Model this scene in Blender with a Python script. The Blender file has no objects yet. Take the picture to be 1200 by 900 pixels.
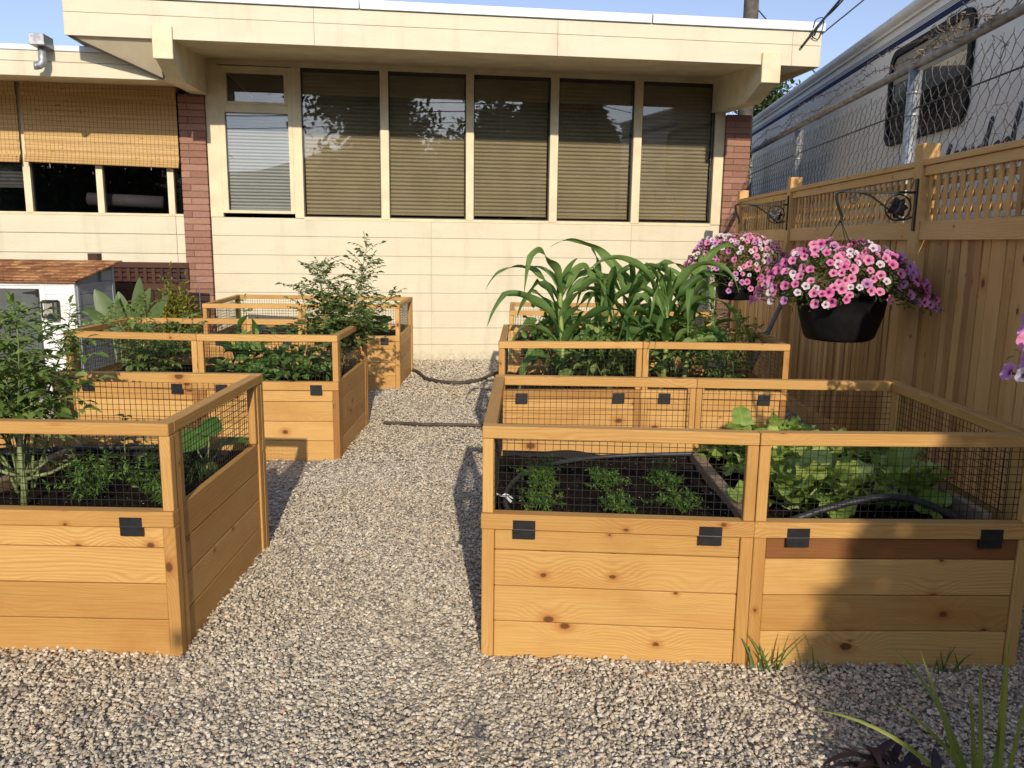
import bpy, math, random
import numpy as np
from mathutils import Vector, Matrix
R = math.radians
rng = np.random.default_rng(11)
rnd = random.Random(5)
SC = bpy.context.scene
COL = SC.collection

# ------------------------------------------------------------------ camera
PITCH, ROLL, CAMH = .1738, .013, 1.4379
fw = Vector((0, math.cos(PITCH), -math.sin(PITCH))); rt = Vector((1, 0, 0)); up = rt.cross(fw)
rt2 = rt * math.cos(ROLL) + up * math.sin(ROLL); up2 = up * math.cos(ROLL) - rt * math.sin(ROLL)
cd = bpy.data.cameras.new('camera'); cam = bpy.data.objects.new('camera', cd); COL.objects.link(cam)
M = Matrix((rt2, up2, -fw)).transposed().to_4x4(); M.translation = Vector((0, 0, CAMH)); cam.matrix_world = M
cd.sensor_width = 36; cd.lens = 36 * 950 / 1200; cd.clip_end = 2000; cd.clip_start = .05
SC.camera = cam
# ------------------------------------------------------------------ light
SUN_EL = R(24.0); SUN_AZ = (.130, -.9915)          # horizontal direction towards the sun
W = bpy.data.worlds.new('World'); SC.world = W; W.use_nodes = True
nt = W.node_tree; bg = nt.nodes['Background']; sky = nt.nodes.new('ShaderNodeTexSky')
sky.sky_type = 'NISHITA'; sky.sun_disc = False; sky.sun_elevation = SUN_EL
sky.sun_rotation = math.atan2(SUN_AZ[0], SUN_AZ[1]); sky.air_density = .85; sky.dust_density = 1.3; sky.ozone_density = 7.0; sky.altitude = 300
hz = nt.nodes.new('ShaderNodeHueSaturation'); hz.inputs['Saturation'].default_value = .66; nt.links.new(sky.outputs[0], hz.inputs['Color']); nt.links.new(hz.outputs[0], bg.inputs[0]); bg.inputs[1].default_value = .15
sd = bpy.data.lights.new('sun', 'SUN'); sd.energy = 3.3; sd.angle = R(.55); sd.color = (1, .87, .69)
so = bpy.data.objects.new('sun', sd); COL.objects.link(so)
S = Vector((SUN_AZ[0] * math.cos(SUN_EL), SUN_AZ[1] * math.cos(SUN_EL), math.sin(SUN_EL))).normalized()
so.rotation_euler = S.to_track_quat('Z', 'Y').to_euler(); so.location = S * 30
SC.view_settings.view_transform = 'Standard'; SC.view_settings.look = 'None'; SC.view_settings.gamma = 1
SC.view_settings.use_curve_mapping = False; SC.view_settings.exposure = 0.24
SC.render.engine = 'CYCLES'
SC.cycles.max_bounces = 8; SC.cycles.transparent_max_bounces = 24; SC.cycles.caustics_reflective = False; SC.cycles.caustics_refractive = False

# ------------------------------------------------------------------ mesh builder
class MB:
    def __init__(s): s.V = []; s.F = {}; s.n = 0; s.T = []
    def add(s, V, F, UV=None, tone=0.0):
        V = np.asarray(V, float).reshape(-1, 3); F = np.asarray(F, int); k = F.shape[1]
        if UV is None: UV = np.zeros((len(F), k, 2))
        UV = np.asarray(UV, float)
        if UV.ndim == 2: UV = UV[F]
        s.F.setdefault(k, []).append((F + s.n, UV))
        s.V.append(V); s.n += len(V)
        t = np.asarray(tone, float); s.T.append(np.full(len(V), float(t)) if t.ndim == 0 else t)
    def more(s, F, UV, base):                       # more faces on the vertices added last
        F = np.asarray(F, int); s.F.setdefault(F.shape[1], []).append((F + base, np.asarray(UV, float)))
    def build(s, name, mat, parent=None, smooth=False, link=True):
        me = bpy.data.meshes.new(name)
        V = np.concatenate(s.V) if s.V else np.zeros((0, 3)); T = np.concatenate(s.T) if s.T else np.zeros(0)
        me.vertices.add(len(V)); me.vertices.foreach_set('co', V.ravel())
        li, ls, uv = [], [], []; off = 0
        for k, lst in sorted(s.F.items()):
            F = np.concatenate([f for f, _ in lst]); U = np.concatenate([u for _, u in lst])
            li.append(F.ravel()); uv.append(U.reshape(-1, 2)); ls.append(off + np.arange(len(F)) * k); off += len(F) * k
        li = np.concatenate(li); ls = np.concatenate(ls); uv = np.concatenate(uv)
        me.loops.add(len(li)); me.loops.foreach_set('vertex_index', li.astype(np.int32))
        me.polygons.add(len(ls)); me.polygons.foreach_set('loop_start', ls.astype(np.int32))
        me.update(calc_edges=True)
        ul = me.uv_layers.new(name='UVMap'); ul.data.foreach_set('uv', uv.ravel().astype(np.float32))
        at = me.attributes.new('tone', 'FLOAT', 'POINT'); at.data.foreach_set('value', T.astype(np.float32))
        me.polygons.foreach_set('use_smooth', np.full(len(ls), bool(smooth)))
        me.update()
        for m_ in (mat if isinstance(mat, (list, tuple)) else [mat]): me.materials.append(m_)
        o = bpy.data.objects.new(name, me)
        if link: COL.objects.link(o)
        if parent is not None: o.parent = parent
        return o

def nrm(v): v = np.asarray(v, float); return v / (np.linalg.norm(v) + 1e-12)
BOXF = None
def box(mb, c, ax, dims, ch=.002, tone=None, uvo=None, long=None):
    """chamfered box: centre c, three axes, three dims; grain runs along axis `long`"""
    c = np.asarray(c, float); A = np.array([nrm(a) for a in ax]); h = np.array(dims, float) / 2
    ch = min(ch, h.min() * .45)
    if long is None: long = int(np.argmax(h))
    if uvo is None: uvo = rng.uniform(0, 60, 2)
    if tone is None: tone = 0.0
    cr = [(1, 2), (2, 0), (0, 1)]
    idx = {}; V = []
    for sx in (-1, 1):
        for sy in (-1, 1):
            for sz in (-1, 1):
                s3 = np.array((sx, sy, sz))
                for a in range(3):
                    p = s3 * (h - ch); p[a] = s3[a] * h[a]
                    idx[(sx, sy, sz, a)] = len(V); V.append(p)
    V = np.array(V); Q, TR = [], []
    for a in range(3):
        b, d = cr[a]
        for s_ in (-1, 1):
            q = []
            for (u, w) in ((-1, -1), (1, -1), (1, 1), (-1, 1)):
                k = [0, 0, 0]; k[a] = s_; k[b] = u; k[d] = w; q.append(idx[(*k, a)])
            Q.append(q if s_ > 0 else q[::-1])
    for a in range(3):                               # edges running along axis a
        b, d = cr[a]
        for u in (-1, 1):
            for w in (-1, 1):
                def k_(t, f):
                    k = [0, 0, 0]; k[a] = t; k[b] = u; k[d] = w; return idx[(*k, f)]
                q = [k_(-1, b), k_(1, b), k_(1, d), k_(-1, d)]
                Q.append(q if u * w < 0 else q[::-1])
    for sx in (-1, 1):
        for sy in (-1, 1):
            for sz in (-1, 1):
                t = [idx[(sx, sy, sz, a)] for a in range(3)]
                TR.append(t if sx * sy * sz > 0 else t[::-1])
    Q = np.array(Q); TR = np.array(TR)
    o1, o2 = [i for i in range(3) if i != long]
    def uvf(F):
        P = V[F]; n = np.cross(P[:, 1] - P[:, 0], P[:, 2] - P[:, 0])
        use2 = np.abs(n[:, o1]) > np.abs(n[:, o2])
        vv = np.where(use2[:, None], P[:, :, o2] + h[o1] * 2, P[:, :, o1])
        uu = P[:, :, long]
        end = np.abs(n[:, long]) > np.maximum(np.abs(n[:, o1]), np.abs(n[:, o2]))
        uu = np.where(end[:, None], P[:, :, o2] * .3 + h[long], uu)
        return np.stack([uu + uvo[0], vv + uvo[1]], -1)
    base = mb.n
    mb.add(c + V @ A, Q, uvf(Q), tone); mb.more(TR, uvf(TR), base)
def tube(mb, pts, rad, sides=6, tone=0.0, cap=True):
    P = np.asarray(pts, float); n = len(P); r = np.broadcast_to(np.asarray(rad, float), (n,))
    T = np.gradient(P, axis=0); T /= (np.linalg.norm(T, axis=1, keepdims=True) + 1e-12)
    a = np.array((0, 0, 1.)) if abs(T[0][2]) < .9 else np.array((1., 0, 0))
    u = nrm(np.cross(T[0], a)); V = []; L = np.concatenate([[0], np.cumsum(np.linalg.norm(np.diff(P, axis=0), axis=1))])
    ang = np.arange(sides) / sides * 2 * np.pi; UV = []
    for i in range(n):
        u = nrm(u - T[i] * (u @ T[i])); w = np.cross(T[i], u)
        V.append(P[i] + r[i] * (np.cos(ang)[:, None] * u + np.sin(ang)[:, None] * w)); UV.append(np.stack([np.full(sides, L[i]), ang / 6.28 * .1], -1))
    V = np.concatenate(V); UV = np.concatenate(UV); F = []
    for i in range(n - 1):
        for k in range(sides): k2 = (k + 1) % sides; F.append((i * sides + k, i * sides + k2, (i + 1) * sides + k2, (i + 1) * sides + k))
    b = mb.n; F = np.array(F); mb.add(V, F, UV, tone)
    if cap:
        for ring, rev in ((0, True), (n - 1, False)):
            f = [ring * sides + k for k in range(sides)]
            if rev: f = f[::-1]
            f = np.array([f]); mb.more(f, UV[f], b)
def lathe(mb, prof, c, seg=24, tone=0.0, wob=None):
    V, UV, F = [], [], []
    for i, (r, z) in enumerate(prof):
        for k in range(seg):
            a = 2 * np.pi * k / seg; q = 1 if wob is None else wob(a, i)
            V.append((c[0] + r * q * np.cos(a), c[1] + r * q * np.sin(a), c[2] + z)); UV.append((k / seg, z))
    for i in range(len(prof) - 1):
        for k in range(seg): k2 = (k + 1) % seg; F.append((i * seg + k, i * seg + k2, (i + 1) * seg + k2, (i + 1) * seg + k))
    mb.add(V, np.array(F), np.array(UV), tone)
def poly_extrude(mb, P, vec, tone=0.0):
    P = np.asarray(P, float); n = len(P); V = np.concatenate([P, P + np.asarray(vec, float)]); b = mb.n
    F = np.array([(i, (i + 1) % n, n + (i + 1) % n, n + i) for i in range(n)]); mb.add(V, F, None, tone)
    mb.more(np.array([list(range(n))[::-1], list(range(n, 2 * n))]), np.zeros((2, n, 2)), b)
def thing(name, label, cat, loc=(0, 0, 0), group=None):
    o = bpy.data.objects.new(name, None); COL.objects.link(o); o.location = loc; o.empty_display_size = .1
    o['label'] = label; o['category'] = cat
    if group: o['group'] = group
    return o
def tag(o, label, cat, group=None):
    o['label'] = label; o['category'] = cat
    if group: o['group'] = group
    return o
def adopt(root, *objs):                              # parts were built in world coordinates
    inv = Matrix.Translation(-Vector(root.location))
    for o in objs: o.parent = root; o.matrix_parent_inverse = inv
def sub_of(part, o):                                 # an adopted part sits at the world origin, so its pieces need no offset
    o.parent = part; o.matrix_parent_inverse = Matrix.Identity(4)
def kids(o): return [c for c in bpy.data.objects if c.parent == o]

# ------------------------------------------------------------------ materials
def mat(name):
    m = bpy.data.materials.new(name); m.use_nodes = True; n = m.node_tree; b = n.nodes['Principled BSDF']
    return m, n, b
class NT:
    def __init__(s, n): s.n = n
    def N(s, t, **kw):
        x = s.n.nodes.new(t)
        for k, v in kw.items(): setattr(x, k, v)
        return x
    def L(s, a, b): s.n.links.new(a, b)
    def val(s, x, i, v):
        if hasattr(v, 'is_linked') or isinstance(v, bpy.types.NodeSocket): s.L(v, x.inputs[i])
        else: x.inputs[i].default_value = v
    def math(s, op, a, b=0.0, c=0.0):
        x = s.N('ShaderNodeMath', operation=op)
        for i, v in enumerate((a, b, c)): s.val(x, i, v)
        return x.outputs[0]
    def mix(s, f, a, b, blend='MIX'):
        x = s.N('ShaderNodeMix', data_type='RGBA', blend_type=blend); s.val(x, 0, f)
        for i, v in ((6, a), (7, b)):
            if isinstance(v, tuple): x.inputs[i].default_value = (*v[:3], 1)
            else: s.L(v, x.inputs[i])
        return x.outputs[2]
    def noise(s, vec=None, scale=5, detail=3, rough=.5, dim='3D'):
        x = s.N('ShaderNodeTexNoise', noise_dimensions=dim); x.inputs['Scale'].default_value = scale; x.inputs['Detail'].default_value = detail; x.inputs['Roughness'].default_value = rough
        if vec is not None: s.L(vec, x.inputs['Vector'])
        return x.outputs['Fac']
    def xyz(s, a, b, c=0.0):
        x = s.N('ShaderNodeCombineXYZ')
        for i, v in enumerate((a, b, c)): s.val(x, i, v)
        return x.outputs[0]
    def remap(s, v, a, b, c=0.0, d=1.0, smooth=True):
        x = s.N('ShaderNodeMapRange', interpolation_type='SMOOTHSTEP' if smooth else 'LINEAR'); s.L(v, x.inputs[0])
        for i, q in enumerate((a, b, c, d)): x.inputs[i + 1].default_value = q
        return x.outputs[0]
    def ramp(s, v, stops):
        x = s.N('ShaderNodeValToRGB'); s.L(v, x.inputs[0]); e = x.color_ramp.elements
        while len(e) < len(stops): e.new(.5)
        for q, (p, c) in zip(e, stops): q.position = p; q.color = (*c, 1)
        return x.outputs[0]
    def bump(s, h, strength=.3, dist=.01):
        x = s.N('ShaderNodeBump'); x.inputs['Strength'].default_value = strength; x.inputs['Distance'].default_value = dist; s.L(h, x.inputs['Height']); return x.outputs[0]
    def tone(s): x = s.N('ShaderNodeAttribute', attribute_name='tone'); return x.outputs['Fac']
    def uv(s): x = s.N('ShaderNodeTexCoord'); y = s.N('ShaderNodeSeparateXYZ'); s.L(x.outputs['UV'], y.inputs[0]); return y.outputs[0], y.outputs[1], x.outputs['UV']
    def obj(s): x = s.N('ShaderNodeTexCoord'); return x.outputs['Object']
    def geo(s): return s.N('ShaderNodeNewGeometry')
def simple(name, col, rough=.6, metal=0, var=0.0, vscale=8, bump=0, bscale=60, spec=None):
    m, n, b = mat(name); q = NT(n); b.inputs['Roughness'].default_value = rough; b.inputs['Metallic'].default_value = metal
    if spec is not None: b.inputs['Specular IOR Level'].default_value = spec
    if var:
        f = q.noise(q.obj(), vscale, 4); c = q.mix(q.remap(f, .3, .7), tuple(x * (1 - var) for x in col), tuple(min(1, x * (1 + var)) for x in col)); q.L(c, b.inputs['Base Color'])
    else: b.inputs['Base Color'].default_value = (*col, 1)
    if bump: q.L(q.bump(q.noise(q.obj(), bscale, 4), bump, .004), b.inputs['Normal'])
    return m
def wood(name, lo, mid, hi, knots=True, knotcol=(.12, .045, .015), ringamp=1.0, rough=.55):
    m, n, b = mat(name); q = NT(n); U, V, uv = q.uv(); t = q.tone()
    n1 = q.noise(q.xyz(q.math('MULTIPLY', U, 1.3), q.math('MULTIPLY', V, 7.)), 1, 2)
    vx = q.N('ShaderNodeTexVoronoi', voronoi_dimensions='2D'); vx.inputs['Scale'].default_value = 1
    q.L(q.xyz(q.math('MULTIPLY', U, 3.0), q.math('MULTIPLY', V, 4.2)), vx.inputs['Vector'])
    d = vx.outputs['Distance']; sep = q.N('ShaderNodeSeparateColor'); q.L(vx.outputs['Color'], sep.inputs[0])
    on = q.math('GREATER_THAN', sep.outputs[0], .15 if knots else 2.)
    kw = q.math('MULTIPLY', q.remap(d, .0, .42, 1., 0.), on)
    ph = q.math('ADD', q.math('ADD', V, q.math('MULTIPLY', n1, .085)), q.math('MULTIPLY', kw, .045))
    ring = q.math('SINE', q.math('MULTIPLY', ph, 2 * math.pi / .0125))
    ring = q.remap(q.math('ADD', ring, q.math('MULTIPLY', q.noise(q.xyz(q.math('MULTIPLY', U, 3.), q.math('MULTIPLY', V, 60.)), 1, 2), 1.3)), .1, 1.7)
    fine = q.noise(q.xyz(q.math('MULTIPLY', U, 5.), q.math('MULTIPLY', V, 300.)), 1, 3)
    base = q.ramp(t, [(0., lo), (.5, mid), (1., hi)])
    amp = q.math('MULTIPLY', ring, q.remap(q.noise(q.xyz(q.math('MULTIPLY', U, .9), q.math('MULTIPLY', V, 5.)), 1, 1), .3, .75, .05 * ringamp, .46 * ringamp))
    dark = q.mix(1., base, (.62, .46, .30), 'MULTIPLY')
    c = q.mix(amp, base, dark)
    c = q.mix(q.remap(fine, .35, .75, 0., .38), c, dark)
    blot = q.noise(q.xyz(q.math('MULTIPLY', U, 2.), q.math('MULTIPLY', V, 11.)), 1, 3)
    c = q.mix(q.remap(blot, .45, .78, 0., .55), c, q.mix(1., base, (.8, .62, .48), 'MULTIPLY'))
    st = q.noise(q.obj(), 3.2, 5, .65); c = q.mix(q.remap(st, .5, .76, 0., .38), c, q.mix(1., base, (.66, .55, .46), 'MULTIPLY'))
    kr = q.math('ADD', .028, q.math('MULTIPLY', q.math('POWER', sep.outputs[1], 2.), .055))
    kd = q.math('DIVIDE', q.math('ADD', d, q.math('MULTIPLY', q.noise(q.xyz(q.math('MULTIPLY', U, 90.), q.math('MULTIPLY', V, 90.)), 1, 2), .03)), kr)
    halo = q.math('MULTIPLY', q.remap(kd, .9, 2.9, .55, 0.), on)
    c = q.mix(halo, c, q.mix(1., base, (.62, .36, .2), 'MULTIPLY'))
    core = q.math('MULTIPLY', q.remap(kd, .75, 1.25, .92, 0.), on)
    c = q.mix(core, c, knotcol)
    q.L(c, b.inputs['Base Color']); b.inputs['Roughness'].default_value = rough; b.inputs['Specular IOR Level'].default_value = .3
    q.L(q.bump(q.math('ADD', fine, q.math('MULTIPLY', ring, .5)), .18, .0015), b.inputs['Normal'])
    return m
CEDAR = wood('cedar', (.69, .43, .15), (.49, .265, .078), (.25, .105, .036))
FENCEW = wood('fence_cedar', (.82, .54, .225), (.66, .405, .145), (.42, .24, .085))
GREYW = wood('weathered_wood', (.36, .27, .19), (.30, .22, .15), (.2, .14, .09), knots=False)
BROWNW = wood('brown_stained_wood', (.085, .04, .026), (.06, .028, .02), (.04, .02, .014), knots=False, ringamp=.6)
def leafmat(name, ramp, trans=.25, rough=.5, veins=.35, spec=.4):
    m, n, b = mat(name); q = NT(n); g = q.geo(); U, V, uv = q.uv()
    c = q.ramp(g.outputs['Random Per Island'], ramp)
    f = q.noise(q.obj(), 14, 2); c = q.mix(q.remap(f, .3, .7, 0., .5), c, q.mix(1., c, (.66, .72, .55), 'MULTIPLY'))
    if veins:
        w = q.math('ABSOLUTE', q.math('SUBTRACT', V, .5))
        mid = q.remap(w, .0, .05, 1., 0.)
        sv = q.math('SINE', q.math('MULTIPLY', q.math('SUBTRACT', U, q.math('MULTIPLY', w, .9)), 48.))
        sv = q.remap(sv, .75, 1., 0., .5)
        c = q.mix(q.math('MULTIPLY', q.math('MAXIMUM', mid, sv), veins), c, q.mix(1., c, (1.7, 1.6, 1.5), 'MULTIPLY'))
    q.L(c, b.inputs['Base Color']); b.inputs['Roughness'].default_value = rough; b.inputs['Specular IOR Level'].default_value = spec
    tr = q.N('ShaderNodeBsdfTranslucent'); q.L(q.mix(1., c, (1.5, 1.6, .7), 'MULTIPLY'), tr.inputs[0])
    mx = q.N('ShaderNodeMixShader'); mx.inputs[0].default_value = trans; q.L(b.outputs[0], mx.inputs[1]); q.L(tr.outputs[0], mx.inputs[2])
    q.L(mx.outputs[0], n.nodes['Material Output'].inputs[0]); return m
LEAF_TOM = leafmat('tomato_leaf', [(0, (.10, .17, .04)), (.5, (.165, .25, .062)), (1, (.27, .35, .105))])
LEAF_SPARSE = leafmat('airy_tomato_leaf', [(0, (.09, .14, .04)), (1, (.20, .26, .09))])
LEAF_DARK = leafmat('bush_leaf', [(0, (.055, .13, .026)), (.6, (.10, .20, .04)), (1, (.18, .30, .07))])
LEAF_CORN = leafmat('corn_leaf', [(0, (.07, .14, .038)), (.6, (.125, .22, .06)), (1, (.21, .31, .095))], .3, .55, .6, .25)
LEAF_CAB = leafmat('cabbage_leaf', [(0, (.19, .29, .055)), (.5, (.31, .42, .09)), (1, (.46, .54, .17))], .22, .5, .65)
LEAF_CAR = leafmat('carrot_leaf', [(0, (.08, .17, .03)), (1, (.16, .28, .05))], .3, .6, 0)
LEAF_PET = leafmat('petunia_leaf', [(0, (.05, .09, .02)), (1, (.15, .21, .055))], .25, .6, .1)
LEAF_CANNA = leafmat('canna_leaf', [(0, (.07, .12, .04)), (1, (.14, .19, .07))], .2, .45, .2)
LEAF_YEL = leafmat('yellow_shrub_leaf', [(0, (.10, .13, .015)), (.6, (.22, .22, .02)), (1, (.34, .28, .03))], .25, .6, 0)
LEAF_TREE = leafmat('tree_leaf', [(0, (.03, .055, .012)), (1, (.09, .13, .03))], .2, .6, 0)
LEAF_GRASS = leafmat('grass_blade', [(0, (.16, .22, .035)), (1, (.34, .36, .07))], .3, .5, 0)
LEAF_WEED = leafmat('weed_blade', [(0, (.07, .15, .03)), (1, (.13, .22, .05))], .3, .5, 0)
LEAF_PURP = leafmat('purple_leaf', [(0, (.02, .013, .018)), (1, (.055, .035, .042))], .1, .45, .2)
STEM = simple('green_stem', (.17, .23, .07), .6, var=.3, vscale=20)
STEMB = simple('woody_stem', (.16, .12, .06), .8, var=.3)
BLACK = simple('black_plastic', (.008, .008, .009), .65, var=.3, vscale=15, spec=.2)
WIRE = simple('black_wire', (.02, .018, .015), .5, spec=.3)
HINGE = simple('hinge_black', (.014, .014, .015), .45, var=.3, vscale=40)
GALV = simple('galvanised_steel', (.36, .38, .40), .5, .55, var=.25, vscale=30)
FLASH = simple('metal_flashing', (.62, .68, .74), .5, .25, var=.12, vscale=4)
SOIL = None

# ================================================================== SETTING
def gmat():
    m, n, b = mat('gravel_bed'); q = NT(n); P = q.obj()
    v = q.N('ShaderNodeTexVoronoi'); v.inputs['Scale'].default_value = 70; q.L(P, v.inputs['Vector'])
    sp = q.N('ShaderNodeSeparateColor'); q.L(v.outputs['Color'], sp.inputs[0])
    c = q.ramp(sp.outputs[0], [(0, (.34, .31, .25)), (.5, (.48, .43, .345)), (1, (.60, .55, .45))])
    c = q.mix(q.remap(v.outputs['Distance'], .35, .8, 0, .85), c, (.12, .105, .085))
    q.L(c, b.inputs['Base Color']); b.inputs['Roughness'].default_value = .9
    q.L(q.bump(q.math('SUBTRACT', 1., v.outputs['Distance']), .8, .01), b.inputs['Normal']); return m
mb = MB(); L = 400
mb.add([(-L, -L, 0), (L, -L, 0), (L, L, 0), (-L, L, 0)], [(0, 1, 2, 3)])
g = mb.build('ground', gmat()); g['kind'] = 'structure'

def stone_mat():
    m, n, b = mat('gravel_stone'); q = NT(n); t = q.tone()
    c = q.ramp(t, [(0, (.14, .13, .12)), (.06, (.32, .295, .25)), (.30, (.54, .485, .385)), (.6, (.66, .595, .475)), (.82, (.75, .69, .57)), (.94, (.82, .77, .68)), (.97, (.60, .40, .27)), (1, (.54, .46, .33))])
    f = q.noise(q.obj(), 160, 3); c = q.mix(q.remap(f, .35, .75, 0, .55), c, q.mix(1., c, (.55, .52, .48), 'MULTIPLY'))
    big = q.noise(q.obj(), .9, 2); c = q.mix(q.remap(big, .35, .7, 0., .35), c, q.mix(1., c, (1.05, .92, .72), 'MULTIPLY'))
    q.L(c, b.inputs['Base Color']); b.inputs['Roughness'].default_value = .8; b.inputs['Specular IOR Level'].default_value = .35; return m
def ico():
    t = (1 + 5 ** .5) / 2
    V = np.array([(-1, t, 0), (1, t, 0), (-1, -t, 0), (1, -t, 0), (0, -1, t), (0, 1, t), (0, -1, -t), (0, 1, -t), (t, 0, -1), (t, 0, 1), (-t, 0, -1), (-t, 0, 1)], float)
    F = np.array([(0, 11, 5), (0, 5, 1), (0, 1, 7), (0, 7, 10), (0, 10, 11), (1, 5, 9), (5, 11, 4), (11, 10, 2), (10, 7, 6), (7, 1, 8), (3, 9, 4), (3, 4, 2), (3, 2, 6), (3, 6, 8), (3, 8, 9), (4, 9, 5), (2, 4, 11), (6, 2, 10), (8, 6, 7), (9, 8, 1)])
    return V / np.linalg.norm(V[0]), F
def rotmats(n, tilt=None):
    q = rng.normal(size=(n, 4)); q /= np.linalg.norm(q, axis=1, keepdims=True); w, x, y, z = q.T
    return np.stack([np.stack([1 - 2 * (y * y + z * z), 2 * (x * y - z * w), 2 * (x * z + y * w)], -1), np.stack([2 * (x * y + z * w), 1 - 2 * (x * x + z * z), 2 * (y * z - x * w)], -1), np.stack([2 * (x * z - y * w), 2 * (y * z + x * w), 1 - 2 * (x * x + y * y)], -1)], 1)
IV, IF = ico()
def stones(mb, P, size, flat=.65, jit=.28):
    n = len(P); V = np.repeat(IV[None], n, 0) * (1 + rng.uniform(-jit, jit, (n, 12, 1))) + rng.uniform(-.12, .12, (n, 12, 3))
    sc = np.stack([rng.uniform(.75, 1.25, n), rng.uniform(.65, 1., n), rng.uniform(.45, .8, n)], -1)
    V = V * sc[:, None, :]; V = np.einsum('nij,nkj->nki', rotmats(n), V); V[:, :, 2] *= .62
    V = V * (size / 2)[:, None, None] + P[:, None, :]
    F = IF[None] + (np.arange(n) * 12)[:, None, None]
    mb.add(V.reshape(-1, 3), F.reshape(-1, 3), None, np.repeat(rng.uniform(0, 1, n), 12))
PLANTERS_XY = [(-2.97, 2.62, -1.135, 3.66), (-2.95, 5.2, -1.124, 6.24), (-2.95, 7.8, -1.095, 8.88), (-.09, 2.6, 1.765, 3.7), (-.085, 5.0, 1.75, 6.05), (-.03, 7.25, 1.8, 8.3)]
def gravel():
    mb = MB()
    def zone(x0, x1, y0, y1, dens, smin, smax, layers):
        for l in range(layers):
            n = int((x1 - x0) * (y1 - y0) * dens * (1 if l == 0 else .55)); P = np.stack([rng.uniform(x0, x1, n), rng.uniform(y0, y1, n), np.zeros(n)], -1)
            ok = np.ones(n, bool)
            for a, b, c, d in PLANTERS_XY: ok &= ~((P[:, 0] > a + .02) & (P[:, 0] < c - .02) & (P[:, 1] > b + .02) & (P[:, 1] < d - .02))
            ok &= P[:, 1] < 9.9 + .1305 * P[:, 0]
            P = P[ok]; s = smin + (smax - smin) * rng.beta(1.6, 3.0, len(P)); P[:, 2] = s * .22 + l * .009 + rng.uniform(-.002, .004, len(P)) + .004 * np.sin(P[:, 0] * 7 + P[:, 1] * 5)
            stones(mb, P, s)
    zone(-2.1, 1.95, 1.45, 3.0, 6200, .009, .026, 2)
    zone(-1.25, .0, 3.0, 5.2, 5200, .010, .024, 2)
    zone(-1.5, 1.7, 1.5, 2.75, 11000, .005, .012, 1)
    zone(-1.2, .0, 2.75, 5.0, 6000, .006, .012, 1)
    zone(1.7, 2.6, 2.4, 5.2, 2000, .013, .028, 1)
    zone(-1.25, .1, 5.2, 7.4, 3600, .012, .026, 2)
    zone(-1.25, .15, 7.4, 9.9, 1900, .016, .034, 2)
    zone(1.6, 2.6, 5.2, 8.5, 900, .016, .03, 1)
    zone(-4.2, -1.25, 3.7, 5.2, 500, .016, .03, 1)
    zone(-4.2, -1.25, 6.2, 7.8, 400, .016, .03, 1)
    o = mb.build('gravel', stone_mat()); o['kind'] = 'stuff'; o['label'] = 'pale angular crushed gravel covering the path between planters'; o['category'] = 'gravel'
gravel()

# ------------------------------------------------------------------ house
TH = math.atan(.1305); BT = np.array([math.cos(TH), math.sin(TH), 0]); BN = np.array([math.sin(TH), -math.cos(TH), 0]); BO = np.array([0, 9.9216, 0]); Z = np.array([0, 0, 1.])
def bw(s, d, z): return BO + BT * s + BN * d + Z * z
def bbox(mb, s0, s1, d0, d1, z0, z1, ch=.002, tone=None, long=None):
    box(mb, bw((s0 + s1) / 2, (d0 + d1) / 2, (z0 + z1) / 2), (BT, BN, Z), (abs(s1 - s0), abs(d1 - d0), abs(z1 - z0)), ch, tone, None, long)
def siding_mat():
    m, n, b = mat('cream_siding'); q = NT(n); U, V, uv = q.uv()
    g_ = q.noise(q.xyz(q.math('MULTIPLY', U, 7.), q.math('MULTIPLY', V, 70.)), 1, 4, .6)
    st = q.noise(q.xyz(q.math('MULTIPLY', U, 1.5), q.math('MULTIPLY', V, 5.)), 1, 4)
    c = q.mix(q.remap(st, .35, .75), (.69, .635, .475), (.645, .59, .435))
    c = q.mix(q.remap(g_, .55, .8, 0, .35), c, (.58, .52, .37))
    ps = q.N('ShaderNodeSeparateXYZ'); q.L(q.obj(), ps.inputs[0])
    drip = q.noise(q.xyz(q.math('MULTIPLY', ps.outputs[0], 5.5), q.math('MULTIPLY', ps.outputs[1], 1.), q.math('MULTIPLY', ps.outputs[2], .7)), 1, 4, .6)
    c = q.mix(q.remap(drip, .50, .78, 0, .42), c, (.47, .41, .29))
    blot = q.noise(q.obj(), 2.2, 5, .65); c = q.mix(q.remap(blot, .55, .8, 0, .3), c, (.52, .46, .34))
    spl = q.math('MULTIPLY', q.noise(q.obj(), 22, 4, .7), q.remap(ps.outputs[2], 0., .35, 1., 0.)); c = q.mix(q.remap(spl, .35, .6, 0, .5), c, (.40, .34, .25))
    q.L(c, b.inputs['Base Color']); b.inputs['Roughness'].default_value = .65
    q.L(q.bump(g_, .35, .006), b.inputs['Normal']); return m
SIDING = siding_mat()
CREAM = simple('cream_trim', (.72, .63, .42), .6, var=.08, vscale=6, bump=.1, bscale=90)
SOFFIT = simple('cream_soffit', (.66, .58, .40), .7, var=.1, vscale=3)
def brick_mat():
    m, n, b = mat('red_brick'); q = NT(n); g_ = q.geo()
    c = q.ramp(g_.outputs['Random Per Island'], [(0, (.27, .135, .09)), (.5, (.34, .17, .12)), (1, (.40, .22, .155))])
    f = q.noise(q.obj(), 45, 4); c = q.mix(q.remap(f, .4, .75, 0, .5), c, q.mix(1., c, (.6, .58, .58), 'MULTIPLY'))
    q.L(c, b.inputs['Base Color']); b.inputs['Roughness'].default_value = .85; q.L(q.bump(f, .5, .004), b.inputs['Normal']); return m
BRICK = brick_mat(); MORTAR = simple('mortar', (.16, .115, .095), .9, var=.2, vscale=30)
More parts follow.
